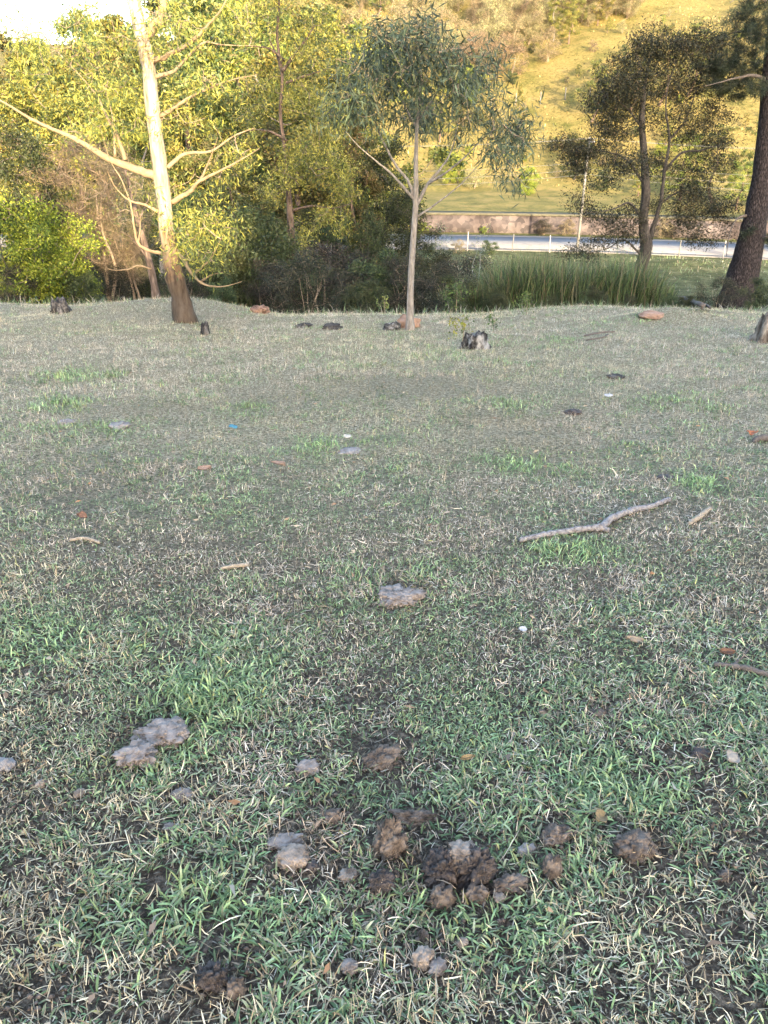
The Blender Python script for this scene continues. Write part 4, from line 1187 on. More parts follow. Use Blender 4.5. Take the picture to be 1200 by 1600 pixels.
def meadow_layer(n, kind):
    tuft = {"green": 7, "straw": 5, "low": 6}[kind]
    nt = n // tuft
    x, y = polar_points(nt, 1.05, 19.5, -1.6, 0.66)
    gs = field(GS, x, y); bs = field(BS, x, y)
    patch = fbm(x * 0.9 + 7, y * 0.9, 31, 3); fine = fbm(x * 4.5, y * 4.5, 47, 2)
    d = np.hypot(x, y)
    sfrac = np.interp(d, [0, 2.0, 3.5, 6, 9, 16], [0.40, 0.44, 0.50, 0.60, 0.74, 0.80]) + (patch - 0.5) * 0.6 + (fine - 0.5) * 0.9
    sfrac = np.clip(sfrac - 0.75 * gs + 0.3 * bs, 0.03, 0.97)
    bare = np.clip(np.minimum(bs * 1.0, 1.0) + smooth(0.54, 0.74, fbm(x * 4.2, y * 4.2, 77, 3)) * 0.8 * (1 - gs) * np.interp(d, [3, 8], [1.0, 0.5]), 0, 1)
    u = RNG.random(nt)
    if kind == "green": keep = u < (1 - sfrac) * (1 - 0.88 * bare)
    elif kind == "straw": keep = u < sfrac * (1 - 0.40 * bare)
    else: keep = u < (1 - 0.40 * np.clip(bare - 0.6 * np.clip(bs, 0, 1), 0, 1) - 0.5 * np.clip(bs, 0, 1))
    x, y, gs, sfrac, d, bs = x[keep], y[keep], gs[keep], sfrac[keep], d[keep], bs[keep]
    m = len(x)
    R = lambda a: np.repeat(a, tuft)
    k = m * tuft
    sp = 0.014 + 0.004 * R(d) ** 0.6
    X = R(x) + RNG.normal(size=k) * sp; Y = R(y) + RNG.normal(size=k) * sp
    keep = Y > 0.25
    D = R(d); G = R(gs); S = R(sfrac)
    az = RNG.uniform(0, 2 * math.pi, k)
    big = np.clip(fbm(R(x) * 1.7, R(y) * 1.7, 91, 2) * 1.9 - 0.5, 0, 1)
    far = np.interp(D, [2, 6, 16], [1.0, 1.2, 1.8])
    if kind == "green":
        ln = RNG.uniform(0.011, 0.036, k) * (0.66 + 0.7 * big + 0.95 * G); wd = RNG.uniform(0.0024, 0.0056, k) * far * (0.75 + 0.6 * big + 0.3 * G)
        el = np.radians(RNG.uniform(6, 64, k) + 18 * G); bend = RNG.uniform(0.2, 1.9, k)
        c = GREENS[RNG.integers(0, len(GREENS), k)] * RNG.uniform(0.65, 1.35, (k, 1)); 
        c = c * (1 + 0.35 * G[:, None] * np.array([1.0, 1.15, 0.7]))
        yl = RNG.random(k) < 0.03
        c[yl] = np.array([0.34, 0.33, 0.13]) * RNG.uniform(0.7, 1.2, (yl.sum(), 1))
        # greens fade towards straw tips now and then
        tip = np.where((RNG.random(k) < 0.22)[:, None], c * 0.4 + np.array([0.45, 0.40, 0.28]) * 0.6, c * 1.1)
    elif kind == "straw":
        ln = RNG.uniform(0.010, 0.044, k) * (0.75 + 0.5 * big); wd = RNG.uniform(0.0011, 0.0036, k) * far
        lng = RNG.random(k) < 0.05
        ln[lng] *= 2.2
        el = np.radians(np.where(RNG.random(k) < 0.55, RNG.uniform(-2, 22, k), RNG.uniform(20, 75, k))); bend = RNG.normal(0.3, 1.1, k)
        c = STRAWS[RNG.integers(0, len(STRAWS), k)] * RNG.uniform(0.65, 1.15, (k, 1)) * np.where((fbm(X * 0.5, Y * 0.5, 201, 2) > 0.5)[:, None], [1.0, 0.97, 0.84], [1.0, 0.95, 0.93]); tip = c * 0.95
    else:
        ln = RNG.uniform(0.008, 0.028, k); wd = RNG.uniform(0.0016, 0.0042, k) * far
        el = np.radians(RNG.uniform(5, 80, k)); bend = RNG.uniform(0, 0.9, k)
        a = RNG.random((k, 1)) < S[:, None]
        c = np.where(a, STRAWS[RNG.integers(0, len(STRAWS), k)] * 0.75, GREENS[RNG.integers(0, len(GREENS), k)]) * RNG.uniform(0.6, 1.25, (k, 1))
        o = RNG.random(k) < 0.3
        c[o] = OLIVES[RNG.integers(0, 3, o.sum())] * RNG.uniform(0.7, 1.2, (o.sum(), 1)); tip = c
    tone = np.repeat(RNG.uniform(0.55, 1.38, m), tuft)[:, None] * RNG.uniform(0.8, 1.2, (k, 1))
    tone = tone * (1 - 0.52 * np.clip(R(bs), 0, 1))[:, None] * (1 - np.clip(R(bs), 0, 1)[:, None] * np.array([0.0, 0.10, 0.18]))
    c = c * tone; tip = tip * tone
    if kind != "low":
        grow_ = np.interp(D, [3.5, 9], [1.0, 1.55]); ln = ln * grow_
        stand = (RNG.random(k) < np.interp(D, [3.5, 9], [0.0, 0.5]))
        el = np.where(stand, np.maximum(el, np.radians(RNG.uniform(45, 85, k))), el)
    if kind != "green":
        dry_ = np.interp(D, [3, 7, 13], [1.0, 1.12, 1.28])[:, None]; c = np.clip(c * dry_, 0, 0.8); tip = np.clip(tip * dry_, 0, 0.8)
    # further off, a pale dry bloom of seed heads stands over the turf
    Z = H(X, Y) + 0.002 + (np.abs(RNG.normal(size=k)) * 0.006 if kind == "straw" else 0)
    B = np.stack([X, Y, Z], -1)
    return [a_[keep] for a_ in (B, az, el, bend, ln, wd, c, tip, D)]


gm = Geo()
for kind, n in (("green", 480000), ("straw", 430000), ("low", 340000)):
    B, az, el, bend, ln, wd, c, tip, D = meadow_layer(n, kind)
    far_seg, cut = (2, 99.0) if kind == "green" else (1, 5.0 if kind == "straw" else 3.2)
    for sel, seg in ((D < 2.9, 3), ((D >= 2.9) & (D < cut), 2), (D >= np.maximum(2.9, cut), far_seg)):
        if kind == "low": seg = min(seg, 2)
        v, t, cc = blades(B[sel], az[sel], el[sel], bend[sel], ln[sel], wd[sel], c[sel], seg, tip[sel])
        gm.add(v, None, t, cc)
tag(link("grass", gm.mesh("grass", M["grass"], False)), "short patchy green and straw-coloured meadow turf", "grass", kind="stuff")

# rough taller grass beyond the crest and down to the road
n = 62000
x = RNG.uniform(-34, 44, n); y = 15.2 + 47 * RNG.random(n) ** 1.6
keep = (np.abs(x) < y * 0.75 + 3) & (RNG.random(n) < 0.25 + 1.1 * fbm(x * 0.35, y * 0.35, 5, 3)) & (y < road_y(x) - 4.2)
x, y = x[keep], y[keep]; n = len(x)
tall = fbm(x * 0.3, y * 0.3, 15, 2)
c = np.where((RNG.random(n) < 0.30 + 0.5 * (fbm(x * 0.25, y * 0.25, 25, 2) - 0.4))[:, None], STRAWS[RNG.integers(0, 5, n)] * 0.7, GREENS[RNG.integers(0, 5, n)] * 0.9) * RNG.uniform(0.6, 1.2, (n, 1))
rg = Geo()
v, t, cc = blades(np.stack([x, y, H(x, y) - 0.01], -1), RNG.uniform(0, 6.28, n), np.radians(RNG.uniform(25, 85, n)), RNG.uniform(0, 1.4, n), RNG.uniform(0.10, 0.34, n) * (0.35 + 1.3 * tall ** 1.5) * np.interp(y, [15.2, 17.5], [0.55, 1.0]), RNG.uniform(0.008, 0.022, n) * np.interp(y, [16, 60], [0.7, 2.2]), c, 2)
rg.add(v, None, t, cc)
tag(link("rough_grass", rg.mesh("rough_grass", M["grass"], False)), "rough longer grass on the slope between meadow and road", "grass", kind="stuff")

# tussocks on the far pasture
n = 26000
x = RNG.uniform(-50, 120, n); y = RNG.uniform(80, 165, n)
keep = (np.abs(x) < y * 0.75) & (RNG.random(n) < 1.6 * (fbm(x * 0.12, y * 0.12, 55, 3) - 0.2)) & (y > road_y(x) + 25)
x, y = x[keep], y[keep]; n = len(x)
c = np.where((RNG.random(n) < 0.35)[:, None], np.array([0.13, 0.14, 0.035]), np.array([0.36, 0.27, 0.11])) * RNG.uniform(0.6, 1.2, (n, 1))
pg = Geo()
v, t, cc = blades(np.stack([x, y, H(x, y) - 0.03], -1), RNG.uniform(0, 6.28, n), np.radians(RNG.uniform(30, 85, n)), RNG.uniform(0, 1.2, n), RNG.uniform(0.15, 0.5, n), RNG.uniform(0.08, 0.22, n), c, 2)
pg.add(v, None, t, cc)
tag(link("pasture_grass", pg.mesh("pasture_grass", M["grass"], False)), "dry golden tussock grass on the far hill pasture", "grass", kind="stuff")

# reed bed
def reed_bed(name, n, px0, px1, Y0, Y1, h0, h1, label, edge=0.6):
    Y = RNG.uniform(Y0, Y1, n)
    u = RNG.random(n)
    X = np.array([at(px0, 440, yy)[0] for yy in (Y0, Y1)]); X2 = np.array([at(px1, 440, yy)[0] for yy in (Y0, Y1)])
    a = np.interp(Y, [Y0, Y1], X); b = np.interp(Y, [Y0, Y1], X2)
    x = a + (b - a) * u
    clump = fbm(x * 0.8, Y * 0.8, 61, 2)
    ok = RNG.random(n) < 0.35 + 1.2 * clump
    x, Y, u, clump = x[ok], Y[ok], u[ok], clump[ok]; n = len(x)
    hh = RNG.uniform(h0, h1, n) * (0.62 + 0.62 * clump) * (0.6 + 0.4 * smooth(0, 0.12, u) * smooth(1, 0.82, u))
    pal = np.array([[0.060, 0.095, 0.034], [0.10, 0.14, 0.05], [0.028, 0.045, 0.018], [0.13, 0.125, 0.062], [0.18, 0.145, 0.085]])
    c = pal[RNG.choice(5, n, p=[.28, .24, .2, .15, .13])] * RNG.uniform(0.7, 1.25, (n, 1))
    g = Geo()
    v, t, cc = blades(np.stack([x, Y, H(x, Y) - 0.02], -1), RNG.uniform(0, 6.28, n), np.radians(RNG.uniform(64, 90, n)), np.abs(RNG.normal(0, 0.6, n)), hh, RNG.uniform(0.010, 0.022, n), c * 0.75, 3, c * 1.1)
    g.add(v, None, t, cc)
    tag(link(name, g.mesh(name, M["grass"], False)), label, "reeds", kind="stuff")


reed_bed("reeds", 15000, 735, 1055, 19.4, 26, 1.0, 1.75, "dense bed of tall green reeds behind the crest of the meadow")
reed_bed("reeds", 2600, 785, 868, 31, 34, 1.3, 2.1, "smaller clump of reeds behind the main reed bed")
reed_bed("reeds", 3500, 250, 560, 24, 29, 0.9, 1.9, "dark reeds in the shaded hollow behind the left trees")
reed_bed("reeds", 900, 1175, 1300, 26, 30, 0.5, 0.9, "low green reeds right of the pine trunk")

# ------------------------------------------------------------------ rocks, stumps, dung, sticks, litter
from mathutils import noise as mnoise
import bmesh


def lump(name, px, py, w, h, label, cat, mat, seed, rough=0.45, freq=1.7, depth=None, sink=0.25, tilt=0.0, rz=None, group=None, parent=None, sub=4, flat_top=False, crack=0.0, chunk=0.0, zoff=0.0):
    """a displaced stone or clod: (px, py) is its centre in the photograph, w x h its size in pixels"""
    p = on_ground(px, py + h * 0.32)
    s = mpp(p)
    W = w * s
    down = (p - EYE) / np.linalg.norm(p - EYE)
    sin_e = -down[2]
    hv = h * s
    Dp = depth * W if depth else min(W * 0.8, hv / max(0.25, sin_e) * 0.85)
    Hh = max(0.35 * hv, (hv - Dp * sin_e * 0.5) / max(0.3, math.sqrt(1 - sin_e ** 2)) * 0.9)
    bm = bmesh.new()
    bmesh.ops.create_icosphere(bm, subdivisions=sub, radius=1.0)
    off = Vector((seed * 3.17, seed * 1.31, seed * 7.7))
    for v in bm.verts:
        n = v.co.normalized()
        k = 1 + rough * (mnoise.fractal(n * freq + off, 1.0, 2.0, 5) * 0.9)
        if chunk:
            d_ = mnoise.voronoi(n * 1.6 + off)[0]
            k += 0.35 * chunk * (0.5 - d_[0]) + 0.9 * chunk * (min(0.22, d_[1] - d_[0]) - 0.1) + 0.22 * chunk * mnoise.noise(n * 7 + off) + 0.12 * chunk * mnoise.noise(n * 17 + off)
        if crack: k -= crack * max(0.0, 0.16 - abs(mnoise.noise(n * freq * 1.7 + off * 2))) / 0.16
        c = n * k
        if flat_top and c.z > 0.45: c.z = 0.45 + (c.z - 0.45) * 0.25
        if c.z < -0.3: c.z = -0.3 + (c.z + 0.3) * 0.3
        v.co = Vector((c.x * W * 0.5, c.y * Dp * 0.5, c.z * Hh * 0.62))
    me = bpy.data.meshes.new(name); bm.to_mesh(me); bm.free()
    me.polygons.foreach_set("use_smooth", np.ones(len(me.polygons), bool))
    me.materials.append(mat)
    o = link(name, me, parent)
    o.location = (p[0], p[1], p[2] + Hh * (0.30 - sink * 0.5) + zoff)
    o.rotation_euler = (0, tilt, seed * 0.3 % 0.6 if rz is None else rz)
    if parent is None: tag(o, label, cat, group)
    else: o.location = Vector(o.location) - parent.location
    return o


M["rock_grey"] = plain_noise_material("rock_grey", [(0.3, (0.10, 0.09, 0.085)), (0.5, (0.22, 0.20, 0.195)), (0.75, (0.33, 0.31, 0.295))], 14, 1.0, 0.03)
M["rock_dark"] = plain_noise_material("rock_dark", [(0.3, (0.018, 0.016, 0.016)), (0.55, (0.055, 0.05, 0.048)), (0.8, (0.16, 0.15, 0.14))], 7, 0.9, 0.04)
M["rock_red"] = plain_noise_material("rock_red", [(0.34, (0.05, 0.03, 0.025)), (0.5, (0.20, 0.12, 0.085)), (0.7, (0.30, 0.20, 0.15))], 9, 1.0, 0.05)
M["earth_red"] = plain_noise_material("earth_red", [(0.3, (0.13, 0.075, 0.05)), (0.5, (0.28, 0.175, 0.125)), (0.75, (0.36, 0.25, 0.19))], 9, 1.0, 0.04)
M["rock_mottled"] = plain_noise_material("rock_mottled", [(0.42, (0.012, 0.011, 0.010)), (0.53, (0.09, 0.085, 0.08)), (0.66, (0.30, 0.29, 0.28))], 9, 0.9, 0.04)
M["dung_grey"] = plain_noise_material("dung_grey", [(0.30, (0.05, 0.04, 0.034)), (0.46, (0.17, 0.142, 0.128)), (0.66, (0.27, 0.235, 0.215))], 30, 0.7, 0.008)
M["dung_brown"] = plain_noise_material("dung_brown", [(0.32, (0.03, 0.022, 0.018)), (0.5, (0.105, 0.082, 0.067)), (0.68, (0.20, 0.16, 0.132))], 30, 0.7, 0.009)
M["dung_tan"] = plain_noise_material("dung_tan", [(0.32, (0.08, 0.062, 0.05)), (0.48, (0.20, 0.16, 0.13)), (0.66, (0.30, 0.245, 0.205))], 30, 0.7, 0.008)
M["dung_dark"] = plain_noise_material("dung_dark", [(0.30, (0.012, 0.010, 0.010)), (0.5, (0.045, 0.035, 0.032)), (0.75, (0.12, 0.095, 0.085))], 30, 0.7, 0.009, rough=0.7, spec=0.4)

RK = "rocks along the crest of the meadow"
lump("rock", 405, 483, 30, 18, "reddish-brown rock on the crest left of the brown-barked trunk", "rock", M["rock_red"], 1, group=RK)
lump("rock", 475, 508, 24, 11, "small dark rock, left of the dark pair in the middle", "rock", M["rock_dark"], 2, group=RK)
lump("rock", 519, 509, 31, 14, "dark rounded rock, right of the dark pair in the middle", "rock", M["rock_dark"], 3, group=RK)
lump("rock", 590, 482, 20, 14, "small grey rock on the crest left of the young eucalyptus", "rock", M["rock_mottled"], 4, group=RK)
lump("rock", 636, 503, 42, 26, "orange-brown rock behind the young eucalyptus trunk base", "rock", M["earth_red"], 5, group=RK, depth=0.6)
lump("rock", 612, 510, 28, 18, "black and grey rock touching the orange-brown rock on its left", "rock", M["rock_mottled"], 6, group=RK, rough=0.5)
lump("rock", 766, 480, 24, 18, "reddish rock at the foot of the reeds", "rock", M["rock_red"], 7, group=RK)
lump("rock", 733, 480, 24, 14, "pale brown rock just left of the reddish rock by the reeds", "rock", M["rock_grey"], 8, group=RK)
lump("earth_mound", 1018, 489, 40, 15, "bare orange earth mound at the foot of the feathery tree", "mound", M["earth_red"], 9, rough=0.2, sink=0.35)
lump("rock", 962, 587, 24, 10, "small black stone lying alone in the open right-hand turf", "rock", M["rock_dark"], 10)
lump("rock", 103, 657, 24, 12, "flat grey stone in the turf, left of the two at the left edge", "rock", M["rock_grey"], 11, flat_top=True)
lump("rock", 185, 662, 32, 18, "flat grey stone in the turf, right of the two at the left edge", "rock", M["rock_grey"], 12, flat_top=True)
lump("rock", 547, 702, 34, 14, "flat pinkish-grey stone beside the green tuft in the middle of the turf", "rock", M["rock_grey"], 13, flat_top=True)
lump("rock", 8, 1192, 34, 26, "grey stone cut by the left edge of the view", "rock", M["rock_grey"], 14)


def stump(px, py, w, h, label, mat, seed, ragged=0.35, lean=0.0):
    """a broken stump: flared roots and a jagged top"""
    p = on_ground(px, py)
    s = mpp(p); r = w * s * 0.5; hh = h * s
    rng = np.random.default_rng(seed)
    sides, rings = 28, 12
    ang = np.arange(sides) * 2 * math.pi / sides
    V = []
    lobes = 1 + 0.16 * np.cos(ang * 3 + seed) + 0.12 * np.cos(ang * 5 + seed * 2)
    topj = hh * (1 - ragged * np.array([mnoise.noise(Vector((math.cos(a) * 1.8, math.sin(a) * 1.8, seed * 3.3))) * 0.9 + 0.35 for a in ang]))
    for i in range(rings):
        f = i / (rings - 1)
        rr = r * (1.0 - 0.42 * f ** 0.55) * (1 + (lobes - 1) * (1.6 - f)) * (1 + 0.06 * rng.normal(size=sides))
        z = -0.06 + (topj + 0.06) * f
        V.append(np.stack([np.cos(ang) * rr + lean * f * hh, np.sin(ang) * rr, z], -1))
    for k_, zz in ((0.72, -0.10), (0.35, -0.22)):
        V.append(np.stack([np.cos(ang) * r * 0.55 * k_ + lean * hh, np.sin(ang) * r * 0.55 * k_, topj + zz * hh * rng.uniform(0.4, 1.4, sides)], -1))
    V = np.array(V); R_ = len(V)
    idx = np.arange(R_ * sides).reshape(R_, sides); nx = np.roll(idx, -1, 1)
    q = np.stack([idx[:-1], nx[:-1], nx[1:], idx[1:]], -1).reshape(-1, 4)
    v = np.vstack([V.reshape(-1, 3), V[-1].mean(0)])
    t = np.stack([idx[-1], nx[-1], np.full(sides, R_ * sides)], -1)
    o = link("tree_stump", new_mesh("tree_stump", v, [t, q], mat, None, True))
    o.location = (p[0], p[1], p[2]); tag(o, label, "stump", "old stumps on the meadow")
    return o


M["stump_dark"] = bark_material("stump_dark", [(0.35, (0.015, 0.013, 0.013)), (0.5, (0.05, 0.045, 0.043)), (0.66, (0.20, 0.18, 0.17))], (14, 14, 4), 1.0, 0.05)
M["stump_mottled"] = bark_material("stump_mottled", [(0.40, (0.012, 0.010, 0.010)), (0.50, (0.07, 0.064, 0.06)), (0.60, (0.26, 0.25, 0.24)), (0.75, (0.36, 0.35, 0.34))], (9, 9, 5), 1.0, 0.05)
M["stump_brown"] = bark_material("stump_brown", [(0.35, (0.04, 0.03, 0.025)), (0.5, (0.13, 0.105, 0.085)), (0.66, (0.30, 0.26, 0.22))], (12, 12, 4), 1.0, 0.05)
stump(96, 489, 36, 24, "charred black stump lying at the left edge of the meadow", M["stump_dark"], 41, 0.5)
stump(321, 523, 17, 20, "small upright dark stump right of the big eucalyptus base", M["stump_dark"], 42, 0.4)
stump(742, 545, 52, 28, "broken black and white weathered stump in the middle of the meadow", M["stump_mottled"], 43, 0.55)
stump(1196, 535, 46, 48, "grey-brown stump with flared roots at the right edge", M["stump_brown"], 44, 0.4)

for i, (px, py, w, h, mt, rg_, ck, lab) in enumerate(CL):
    lump("dung_clod", px, py, w, h, lab, "dung", M[mt], 60 + i, rough=rg_, freq=2.0, crack=ck * 0.7, sink=0.22, group=DG, sub=5 if w > 40 else 4, chunk=0.55 if w < 100 else 0.28, flat_top=mt in ("dung_grey", "dung_tan"), zoff=0.035 if w == 46 and h == 52 else 0.0)


def crumbs(px, py, rx, ry, n, mat, seed):
    """loose crumbs round the dung heaps, too small and many to count"""
    rng = np.random.default_rng(seed)
    g = Geo()
    c = on_ground(px, py); s = mpp(c)
    ico_v = np.array([[0, 0, 1], [0.9, 0, 0.2], [0.28, 0.85, 0.2], [-0.73, 0.53, 0.2], [-0.73, -0.53, 0.2], [0.28, -0.85, 0.2], [0, 0, -0.6]])
    ico_t = np.array([[0, 1, 2], [0, 2, 3], [0, 3, 4], [0, 4, 5], [0, 5, 1], [6, 2, 1], [6, 3, 2], [6, 4, 3], [6, 5, 4], [6, 1, 5]])
    for _ in range(n):
        x = c[0] + rng.normal() * rx * s * 0.5; y = c[1] + rng.normal() * ry * s * 0.6
        r = rng.uniform(0.002, 0.009)
        g.add(ico_v * r * rng.uniform(0.6, 1.3, (7, 3)) + [x, y, float(H(x, y)) + 0.004 + r * 0.3], None, ico_t)
    return g


cg = Geo()
for (px, py, rx, ry, n) in [(700, 1360, 130, 90, 130), (610, 1330, 80, 80, 70), (520, 1275, 60, 50, 45), (230, 1160, 110, 90, 70), (625, 926, 70, 40, 50), (870, 1310, 80, 50, 45), (990, 1315, 80, 50, 30), (340, 1530, 80, 50, 45), (670, 1490, 70, 60, 45), (60, 1240, 120, 60, 45), (1130, 1330, 80, 70, 45), (460, 1335, 80, 60, 25), (30, 1570, 80, 40, 40)]:
    g2 = crumbs(px, py, rx, ry, n, None, px)
    cg.add(np.vstack(g2.v), None, np.vstack(g2.t))
tag(link("soil_crumbs", cg.mesh("soil_crumbs", M["dung_brown"], False)), "loose crumbs of soil and dung round the clods", "crumbs", kind="stuff")


def stick(name, pts, label, mat, seed, cat="stick", lift=0.6, twigs=(), group=None):
    rng = np.random.default_rng(seed)
    def path(pp):
        P = []; R = []
        for x, y, r in pp:
            p = on_ground(x, y); rr = r * mpp(p); P.append(p + [0, 0, rr * lift + 0.012]); R.append(rr)
        P, R = catmull(P, R, 7)
        P[1:-1] += rng.normal(size=(len(P) - 2, 3)) * R[1:-1, None] * 0.14
        R = R * (1 + 0.08 * rng.normal(size=len(R)))
        return P, R
    P, R = path(pts)
    b = P[0].copy()
    g = Geo(); g.tube(P - b, R, 10, 0.12, seed=seed)
    for tw in twigs:
        p2, r2 = path(tw); g.tube(p2 - b, r2, 7, 0.1, seed=seed + 1)
    o = link(name, g.mesh(name, mat)); o.location = b
    return tag(o, label, cat, group)


M["wood_pale"] = bark_material("wood_pale", [(0.3, (0.075, 0.062, 0.058)), (0.48, (0.20, 0.18, 0.175)), (0.75, (0.32, 0.295, 0.285))], (60, 60, 60), 0.7, 0.006)
M["straw_wood"] = bark_material("straw_wood", [(0.3, (0.20, 0.155, 0.11)), (0.7, (0.36, 0.30, 0.23))], (60, 60, 60), 0.4, 0.004)
ST = "fallen sticks on the turf"
stick("fallen_branch", [(812, 849, 3.6), (845, 842, 4.8), (880, 836, 4.6), (915, 831, 4.8), (938, 829, 6.2), (955, 815, 5.2), (985, 803, 4.9), (1015, 796, 4.4), (1045, 785, 3.6)], "long pale bent stick lying above a bright grass tuft", M["wood_pale"], 1, "branch", group=ST,
      twigs=([(936, 828, 5), (950, 833, 4)],))
stick("wood_splinter", [(1076, 823, 3.2), (1092, 812, 4), (1108, 799, 3.2)], "short pale wood splinter right of the long bent stick", M["straw_wood"], 2, group=ST)
stick("fallen_branch", [(1114, 1043, 4), (1150, 1048, 4.5), (1180, 1055, 4.5), (1215, 1066, 4)], "dark thin stick running out at the right edge", M["twig_dark"], 3, "branch", group=ST, twigs=([(1140, 1047, 2), (1160, 1030, 1.5), (1170, 1015, 1)],))
stick("fallen_branch", [(1025, 478, 3), (1045, 475, 3.5), (1070, 480, 4), (1095, 490, 4)], "curved dark fallen branch at the crest left of the pine", M["twig_dark"], 4, "branch", lift=3, group=ST, twigs=([(1095, 490, 2.4), (1100, 484, 2.2), (1108, 488, 2)],))
stick("fallen_branch", [(912, 532, 1.5), (935, 527, 1.5), (960, 524, 1.2)], "thin dark twig on the pale turf right of the weathered stump", M["twig_dark"], 5, "branch", lift=4, group=ST, twigs=([(915, 538, 1.3), (940, 533, 1.2), (950, 527, 1)],))
stick("wood_splinter", [(345, 893, 2.5), (365, 890, 3.5), (388, 887, 2.5)], "short pale stick in the middle-left turf", M["straw_wood"], 6, group=ST)
stick("wood_splinter", [(110, 848, 2.2), (135, 845, 2.6), (156, 852, 2.2)], "short pale stick in the turf at the left edge", M["straw_wood"], 7, group=ST)
stick("fallen_branch", [(1176, 692, 4), (1192, 690, 6), (1212, 690, 6)], "dark broken branch end at the right edge by the orange bark", M["twig_dark"], 8, "branch", group=ST)


def scrap(name, px, py, w, h, label, cat, colour, seed, amp=0.25, lift=0.02):
    """a small crumpled sheet with thickness: litter or a curled dead leaf"""
    p = on_ground(px, py); s = mpp(p); W = w * s; Dp = h * s * 1.3
    rng = np.random.default_rng(seed)
    n = 9
    u, v_ = np.meshgrid(np.linspace(-1, 1, n), np.linspace(-1, 1, n))
    edge = 1 - 0.25 * (u ** 2) * (v_ ** 2) - 0.12 * rng.random((n, n))
    if cat == "leaf": edge = edge * (1 - 0.92 * np.abs(u) ** 2.2 * (np.abs(v_) > 0)) ** 0.8
    z = amp * W * (fbm(u * 1.3 + seed, v_ * 1.3, seed, 2) - 0.3) + (0.5 * amp * W * v_ ** 2 if cat == "leaf" else 0)
    X = u * W * 0.5 * (edge if cat != "leaf" else 1.0); Y = v_ * Dp * (0.5 if cat != "leaf" else 0.42) * edge
    top = np.stack([X, Y, z], -1).reshape(-1, 3); bot = top - [0, 0, 0.0025]
    i = np.arange(n * n).reshape(n, n)
    q = np.stack([i[:-1, :-1], i[:-1, 1:], i[1:, 1:], i[1:, :-1]], -1).reshape(-1, 4)
    ring = np.concatenate([i[0, :-1], i[:-1, -1], i[-1, :0:-1], i[:0:-1, 0]])
    m = n * n
    side = np.stack([ring, np.roll(ring, -1), np.roll(ring, -1) + m, ring + m], -1)[:, ::-1]
    mat = plain_noise_material(name + "_surface", [(0.3, tuple(c * 0.7 for c in colour)), (0.7, colour)], 40, 0.3, 0.004, 0.7)
    o = link(name, new_mesh(name, np.vstack([top, bot]), [np.vstack([q, q[:, ::-1] + m, side])], mat, None, True))
    o.location = (p[0], p[1], p[2] + lift); o.rotation_euler = (0.25, 0.1, rng.uniform(-0.6, 0.6))
    return tag(o, label, cat)


scrap("plastic_scrap", 365, 672, 15, 7, "small blue plastic scrap in the turf", "litter", (0.07, 0.20, 0.26), 3, lift=0.03)
scrap("paper_scrap", 543, 691, 13, 6, "tiny white scrap above the pinkish-grey stone", "litter", (0.42, 0.40, 0.36), 4, lift=0.05)
scrap("plastic_scrap", 950, 622, 16, 7, "pale grey scrap in the turf right of the bare patch", "litter", (0.40, 0.40, 0.42), 5, lift=0.03)
scrap("bark_piece", 1172, 685, 24, 10, "bright orange piece of bark near the right edge", "bark", (0.30, 0.11, 0.055), 6, 0.4, lift=0.05)
scrap("dry_leaf", 1140, 1196, 26, 24, "pale curled dry leaf near the right edge of the turf", "leaf", (0.30, 0.265, 0.225), 7, 0.4, lift=0.03)
scrap("dry_leaf", 1132, 1030, 22, 12, "orange-brown dry leaf above the dark stick at the right", "leaf", (0.17, 0.095, 0.065), 8, 0.4, lift=0.03)
scrap("dry_leaf", 816, 993, 13, 11, "small white-grey leaf in the turf right of centre", "leaf", (0.42, 0.42, 0.43), 9, 0.3, lift=0.03)
scrap("dry_leaf", 988, 1010, 28, 12, "tan flat dry leaf in the right-hand turf", "leaf", (0.28, 0.22, 0.16), 10, 0.3, lift=0.03)
scrap("dry_leaf", 935, 1290, 20, 22, "yellow-brown dry leaf above the flat dark brown pat", "leaf", (0.20, 0.155, 0.09), 11, 0.5, lift=0.03)
scrap("dry_leaf", 730, 1196, 24, 7, "yellow dry leaf right of the oval brown dung clod", "leaf", (0.24, 0.18, 0.10), 12, 0.3, lift=0.03)
scrap("dry_leaf", 130, 815, 18, 10, "orange dry leaf in the left-hand turf", "leaf", (0.18, 0.10, 0.07), 13, 0.4, lift=0.03)
scrap("dry_leaf", 435, 732, 26, 7, "pinkish dry leaf in the turf left of the pinkish-grey stone", "leaf", (0.26, 0.19, 0.16), 14, 0.3, lift=0.03)
scrap("dry_leaf", 320, 740, 22, 8, "brown dry leaf in the middle-left turf below the blue scrap", "leaf", (0.24, 0.17, 0.14), 15, 0.3, lift=0.03)

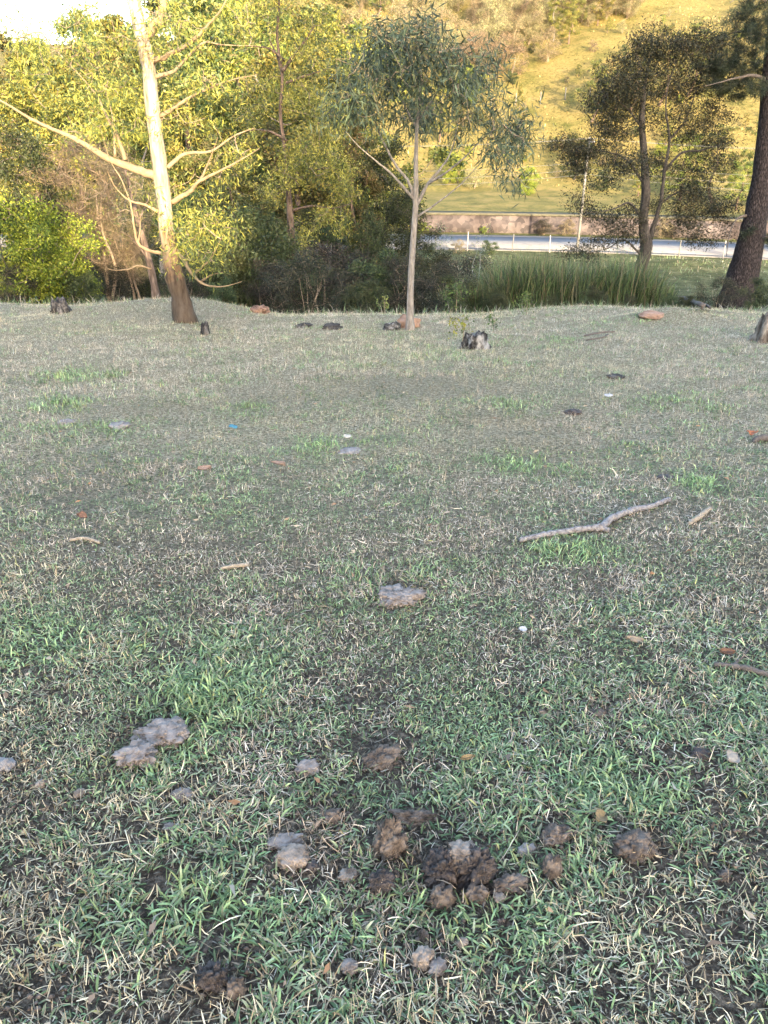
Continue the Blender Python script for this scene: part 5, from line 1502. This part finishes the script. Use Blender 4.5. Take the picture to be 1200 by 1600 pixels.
# leaf litter scattered over the turf
n = 900
x, y = polar_points(n, 1.2, 16.5, -1.3, 0.62)
keep = y > 0.3
x, y = x[keep], y[keep]; n = len(x)
az = RNG.uniform(0, 6.28, n)
pal = np.array([[0.40, 0.32, 0.23], [0.28, 0.20, 0.14], [0.34, 0.29, 0.23], [0.30, 0.18, 0.11], [0.20, 0.16, 0.13]])
c = pal[RNG.integers(0, 5, n)] * RNG.uniform(0.7, 1.2, (n, 1))
ll = Geo()
v, q, cc = leaf_quads(np.stack([x, y, H(x, y) + RNG.uniform(0.008, 0.03, n)], -1), np.stack([np.cos(az), np.sin(az), RNG.normal(0, 0.25, n)], -1), RNG.uniform(0.012, 0.05, n), RNG.uniform(0.006, 0.018, n), c, RNG, 0.3)
ll.add(v, q, None, cc)
tag(link("leaf_litter", ll.mesh("leaf_litter", M["dry_leaf"], False)), "dead leaves scattered through the turf", "leaves", kind="stuff")

# small weeds standing by the weathered stump and on the crest
def weed(px, py, h, n, label, seed, pal):
    p = on_ground(px, py); s = mpp(p); hh = h * s
    rng = np.random.default_rng(seed)
    r = empty("weed", p, label, "plant", "weeds on the crest")
    nodes_p = [np.array([0, 0, -0.02]), np.array([0, 0, hh * 0.3])]
    g = Geo(); g.tube([[0, 0, -0.03], [0.01, 0, hh * 0.5], [0, 0.01, hh * 0.8]], [0.006, 0.005, 0.003], 5); link("stem", g.mesh("stem", M["twig"]), r)
    T = blob_points([((0, 0, hh * 0.62), (hh * 0.4, hh * 0.4, hh * 0.42), n)], rng)
    P, par, tips = grow([np.array([0, 0, hh * k]) for k in (0.2, 0.4, 0.6, 0.8)], T, rng)
    gb = branch_geo(P, par, 4, 0.0015, 0.004, rng, 3); link("branches", gb.mesh("branches", M["twig"]), r)
    gl = Geo(); v, q, c = sprig_leaves(P, par, tips, rng, 12, hh * 0.08, 0.045, 0.024, 0.1, pal); gl.add(v, q, None, c)
    link("foliage", gl.mesh("foliage", M["leaf"], False), r)


weed(722, 545, 55, 10, "spindly yellow-green weed just left of the weathered stump", 1, BRIGHT)
weed(770, 520, 34, 6, "single leafy weed right of the weathered stump", 2, GREEN)
weed(712, 492, 60, 22, "leafy green weed on the crest left of the pale brown rock", 3, GREEN)
weed(755, 488, 70, 20, "tall light green weed between the two rocks by the reeds", 4, BRIGHT)
weed(822, 492, 42, 16, "dark green weed in front of the reeds", 5, GREEN)
weed(600, 492, 30, 8, "low weed on the crest left of the orange-brown rock", 6, OLIVE)
for o in bpy.data.objects:
    if o.name.startswith(("branches", "crown", "foliage")): o["kind"] = "stuff"
